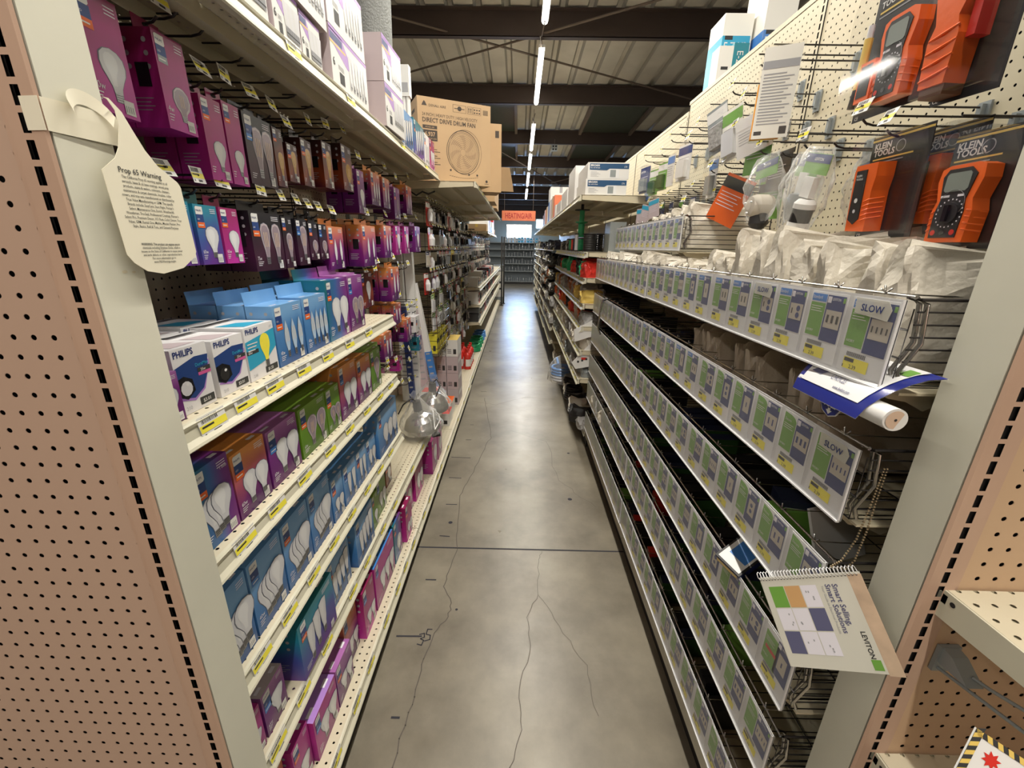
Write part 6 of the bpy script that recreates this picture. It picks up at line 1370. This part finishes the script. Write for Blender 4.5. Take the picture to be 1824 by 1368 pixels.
# deck items by the aisle
t = thing('handled_bag', 'clear bag of blue handled parts bulging over the right deck edge', 'bag', (.50, 4.35, .1262)); b = MB()
for k in range(5): b.tube([(.02*k-.05, .10*math.cos(a), .05+.035*k+.0*a) if False else (-.02+.10*math.cos(a), .11*math.sin(a), .03+.03*k) for a in [q*.5236 for q in range(12)]], .014, 'blue_bag' if k > 1 else 'frost', 6, True)
b.tube([(-.06, -.05, .20), (-.07, 0, .25), (-.06, .06, .20)], .014, 'blue_bag', 8); b.build('parts', t)
b = MB(); P = [[((.15+.02*math.sin(5*a+j))*math.cos(a)*(1, 1.05, 1.0, .8, .4, .1)[j], (.15+.02*math.sin(7*a-j))*math.sin(a)*(1, 1.05, 1.0, .8, .4, .1)[j], (0, .08, .16, .22, .27, .29)[j]) for j in range(6)] for a in [2*math.pi*i/24 for i in range(25)]]; P[-1] = P[0]; b.grid(P, 'bag_clear'); b.build('plastic_bag', t)
for i, (y, m_, n) in enumerate(((3.80, 'black', 6), (3.45, 'hose_grey', 4))):
    b = MB()
    for k in range(n): b.tube([((.085-.003*k)*math.cos(a), (.085-.003*k)*math.sin(a), .012+.021*k) for a in [q*.3927 for q in range(16)]], .010, m_, 7, True)
    tag(b.build('hose_coil', None, (.55+.0*i, y, .1262)), ('stack of black rubber hose coils', 'grey flexible conduit coil')[i]+' on the right deck beyond the bins', 'hose coil')
for i in range(4): bags(.60, 3.06+.0*i, 3.07, .1262+.0*i, ['bag_grey'], 'at the very start of the right deck past the bins') if i == 0 else None
for (y0, y1, ms, w_) in ((2.35, 2.95, ['bag_grey', 'bag_white'], 'spilling from the lowest bins'),): bags(.585, y0, y1, TZ[5]+.02, ms, w_, 1.0, .14); 
# loose label holder bent out at the bins' far end, and a clip
b = MB(); b.prism([(0, 0), (.0, .12), (-.13, .05), (-.12, -.04)], lambda u, v, e: (.54+u, 3.03-e, .885+v), .003, 'white'); tag(b.build('label_holder'), 'empty white label holder bent out at the far end of the third tier', 'label holder')
b = MB(); b.prism([(0, 0), (.01, .09), (-.13, -.07), (-.10, -.12), (.0, -.10)], lambda u, v, e: (.54+u, 3.04-e, .755+v), .003, 'white'); f = lambda u, v: (.54+u, 3.0362, .755+v)
b.rect(lambda u, v: (.54+u, 3.0365, .755+v), -.06, -.05, -.02, -.03, 'red'); [b.rect(f, -.09+.03*q, -.07+.01*q, -.075+.03*q, -.055+.01*q, 'ink') for q in range(3)]; tag(b.build('label_holder'), 'white printed label sheet hanging askew at the far end of the fourth tier', 'label holder')
b = MB(); b.tube([(.52, 2.60, 1.20), (.505, 2.60, 1.12), (.50, 2.59, 1.03), (.515, 2.58, .99)], .006, 'chrome', 8); b.tube([(.555, 2.60, 1.21), (.52, 2.60, 1.20)], .007, 'black', 6); tag(b.build('metal_clip'), 'bent chrome holder with a black tip clipped to the second bin tier', 'clip')

# ================================================================ FRONT POSTS: WARNING TAG, END CAP ITEMS
t = thing('warning_tag', 'cream paper hang tag headed Prop 65 Warning taped to the left post', 'tag', (0, 0, 0))
out = [(.5361, 1.5785), (.5577, 1.5945), (.5658, 1.6067), (.5744, 1.6315), (.5742, 1.6487), (.5666, 1.6584), (.5607, 1.6592), (.5692, 1.6600), (.5832, 1.6494), (.5922, 1.6339), (.6052, 1.6126), (.621, 1.596), (.6504, 1.5798), (.6548, 1.5739), (.6592, 1.4858), (.6554, 1.4787), (.6278, 1.4632), (.5902, 1.4572), (.5647, 1.4619), (.5481, 1.4729), (.5406, 1.483)]
mat('tag_paper', (.80, .75, .60), .55)
b = MB(); b.prism(out, lambda u, v, e: (-.4905+e, u, v), .0006, 'tag_paper'); b.build('paper', t)
b = MB(); f = lambda u, v: (-.4895, u, v)
b.text('Prop 65 Warning', f, .590, 1.5795, .0092, 'ink', 'C', .01, 1.0)
L1 = ['This California Prop 65 warning applies to all', 'aerosols, latex & oil base coatings, wood prep', 'products, stains & sealers, colorants, cleaners,', 'maintenance & carpet chemicals, brushes, roller', 'covers, and tray sets manufactured or distributed by', 'True Value Manufacturing or GPM. The specific', "Brands include: EasyCare, Start Right, Painter's", 'Select, Maintenance One, Enrich, WeatherAll,', "Woodsman, Tru-Seal, Professional Coatings, Painter's", 'Select Pro, Premium Decor, XO Rust, Color Decor, True', 'Value, GPM, Rental One, Mythic, Master Painter, Pro-', 'Style, Basics, Roll & Toss, and General Purpose.']
for i, s in enumerate(L1): b.text(s, f, .595+.00015*i, 1.5735-.0052*i, .0046, 'ink', 'C', .005, .84)
L2 = ['WARNING: This product can expose you to', 'chemicals including Ethylene Oxide, which is', 'known to the State of California to cause cancer', 'and birth defects or other reproductive harm.', 'For more information go to', 'www.P65Warnings.ca.gov.']
for i, s in enumerate(L2): b.text(s, f, .597, 1.4945-.0045*i, .0042, 'ink', 'C', .005 if i else .02, .84)
b.build('print', t)
b = MB(); P = []
for k in range(15):       # the ring of the hanger curling behind the tape
    a = math.pi*(.02+.98*k/14); P.append([(-.4905-.010*math.sin(a), .546+.0275*math.cos(a), 1.640+.021*math.sin(a)), (-.4905-.010*math.sin(a), .546+.022*math.cos(a), 1.628+.018*math.sin(a))])
b.grid(P, 'tag_paper'); b.build('hanger_ring', t)
b = MB(); mat('masking', (.74, .66, .50), .6); b.prism([(.4985, 1.6412), (.5174, 1.6426), (.545, 1.6435), (.5836, 1.6442), (.5861, 1.6341), (.5779, 1.6108), (.4985, 1.6095)], lambda u, v, e: (-.5022+.004*(u-.5)*8+e, u, v), .0004, 'tag_paper'); b.prism([(-.5215, 1.6405), (-.5018, 1.6412), (-.5018, 1.6095), (-.5215, 1.6090)], lambda u, v, e: (u, .4965-e, v), .0004, 'tag_paper'); b.build('tape_band', t)
# end cap hook and card pack at lower right
t = thing('peg_hook', 'heavy two wire peg hook under the upper end cap shelf at lower right', 'hook', (.672, .499, .90))
b = MB(); b.box(-.016, -.006, -.018, .016, 0, .030, 'steel_grey'); b.prism([(0, .0), (.0, .03), (-.02, .026), (-.05, .004)], lambda u, v, e: (-.012+e, u, v), .024, 'steel_grey'); b.build('back_plate', t)
b = MB(); b.tube([(-.008, -.003, -.012), (.0, -.15, .018), (.01, -.30, .05)], .0026, 'steel_grey', 7); b.tube([(.004, -.04, .012), (.006, -.06, .016), (.006, -.15, .05), (.018, -.30, .085)], .0026, 'steel_grey', 7); b.build('wire', t)
t = thing('bug_killer_pack', 'card pack with yellow and black striped border at the lower right corner', 'hanging pack', (.515, .285, .985)); t.rotation_euler = (R(-32), R(24), R(-24))
b = MB(); b.box(-.05, -.001, -.09, .09, .001, .03, 'white'); b.rect(lambda u, v: (u, -.0013, v), -.05, -.09, -.043, .03, 'ink'); b.rect(lambda u, v: (u, -.0013, v), -.05, .024, .09, .03, 'ink'); f = lambda u, v, e=.0016: (u, -e, v)
for k in range(12): b.face([f(-.05, -.09+.01*k), f(-.043, -.085+.01*k), f(-.043, -.080+.01*k), f(-.05, -.085+.01*k)], 'gold'); b.face([f(-.05, -.085+.01*k), f(-.043, -.080+.01*k), f(-.043, -.075+.01*k), f(-.05, -.080+.01*k)], 'ink')
for k in range(14): b.face([f(-.05+.01*k, .03), f(-.045+.01*k, .03), f(-.042+.01*k, .024), f(-.047+.01*k, .024)], 'gold')
b.text('BUG', f, -.012, .000, .015, 'ink', 'L', .05, 1.2); b.text('BUSTER', f, -.016, -.018, .015, 'ink', 'L', .05, 1.2)
b.face([f(-.028+(.009 if k % 2 else .005)*math.cos(k*.3927), .010+(.009 if k % 2 else .005)*math.sin(k*.3927)) for k in range(16)], 'red'); b.build('card', t)
b = MB(); b.tube([(-.005, -.012, -.035), (.07, -.012, -.055)], .006, 'klein_orange', 10); b.box(-.036, -.016, -.085, -.010, -.002, -.028, 'steel_grey'); b.build('tool', t)
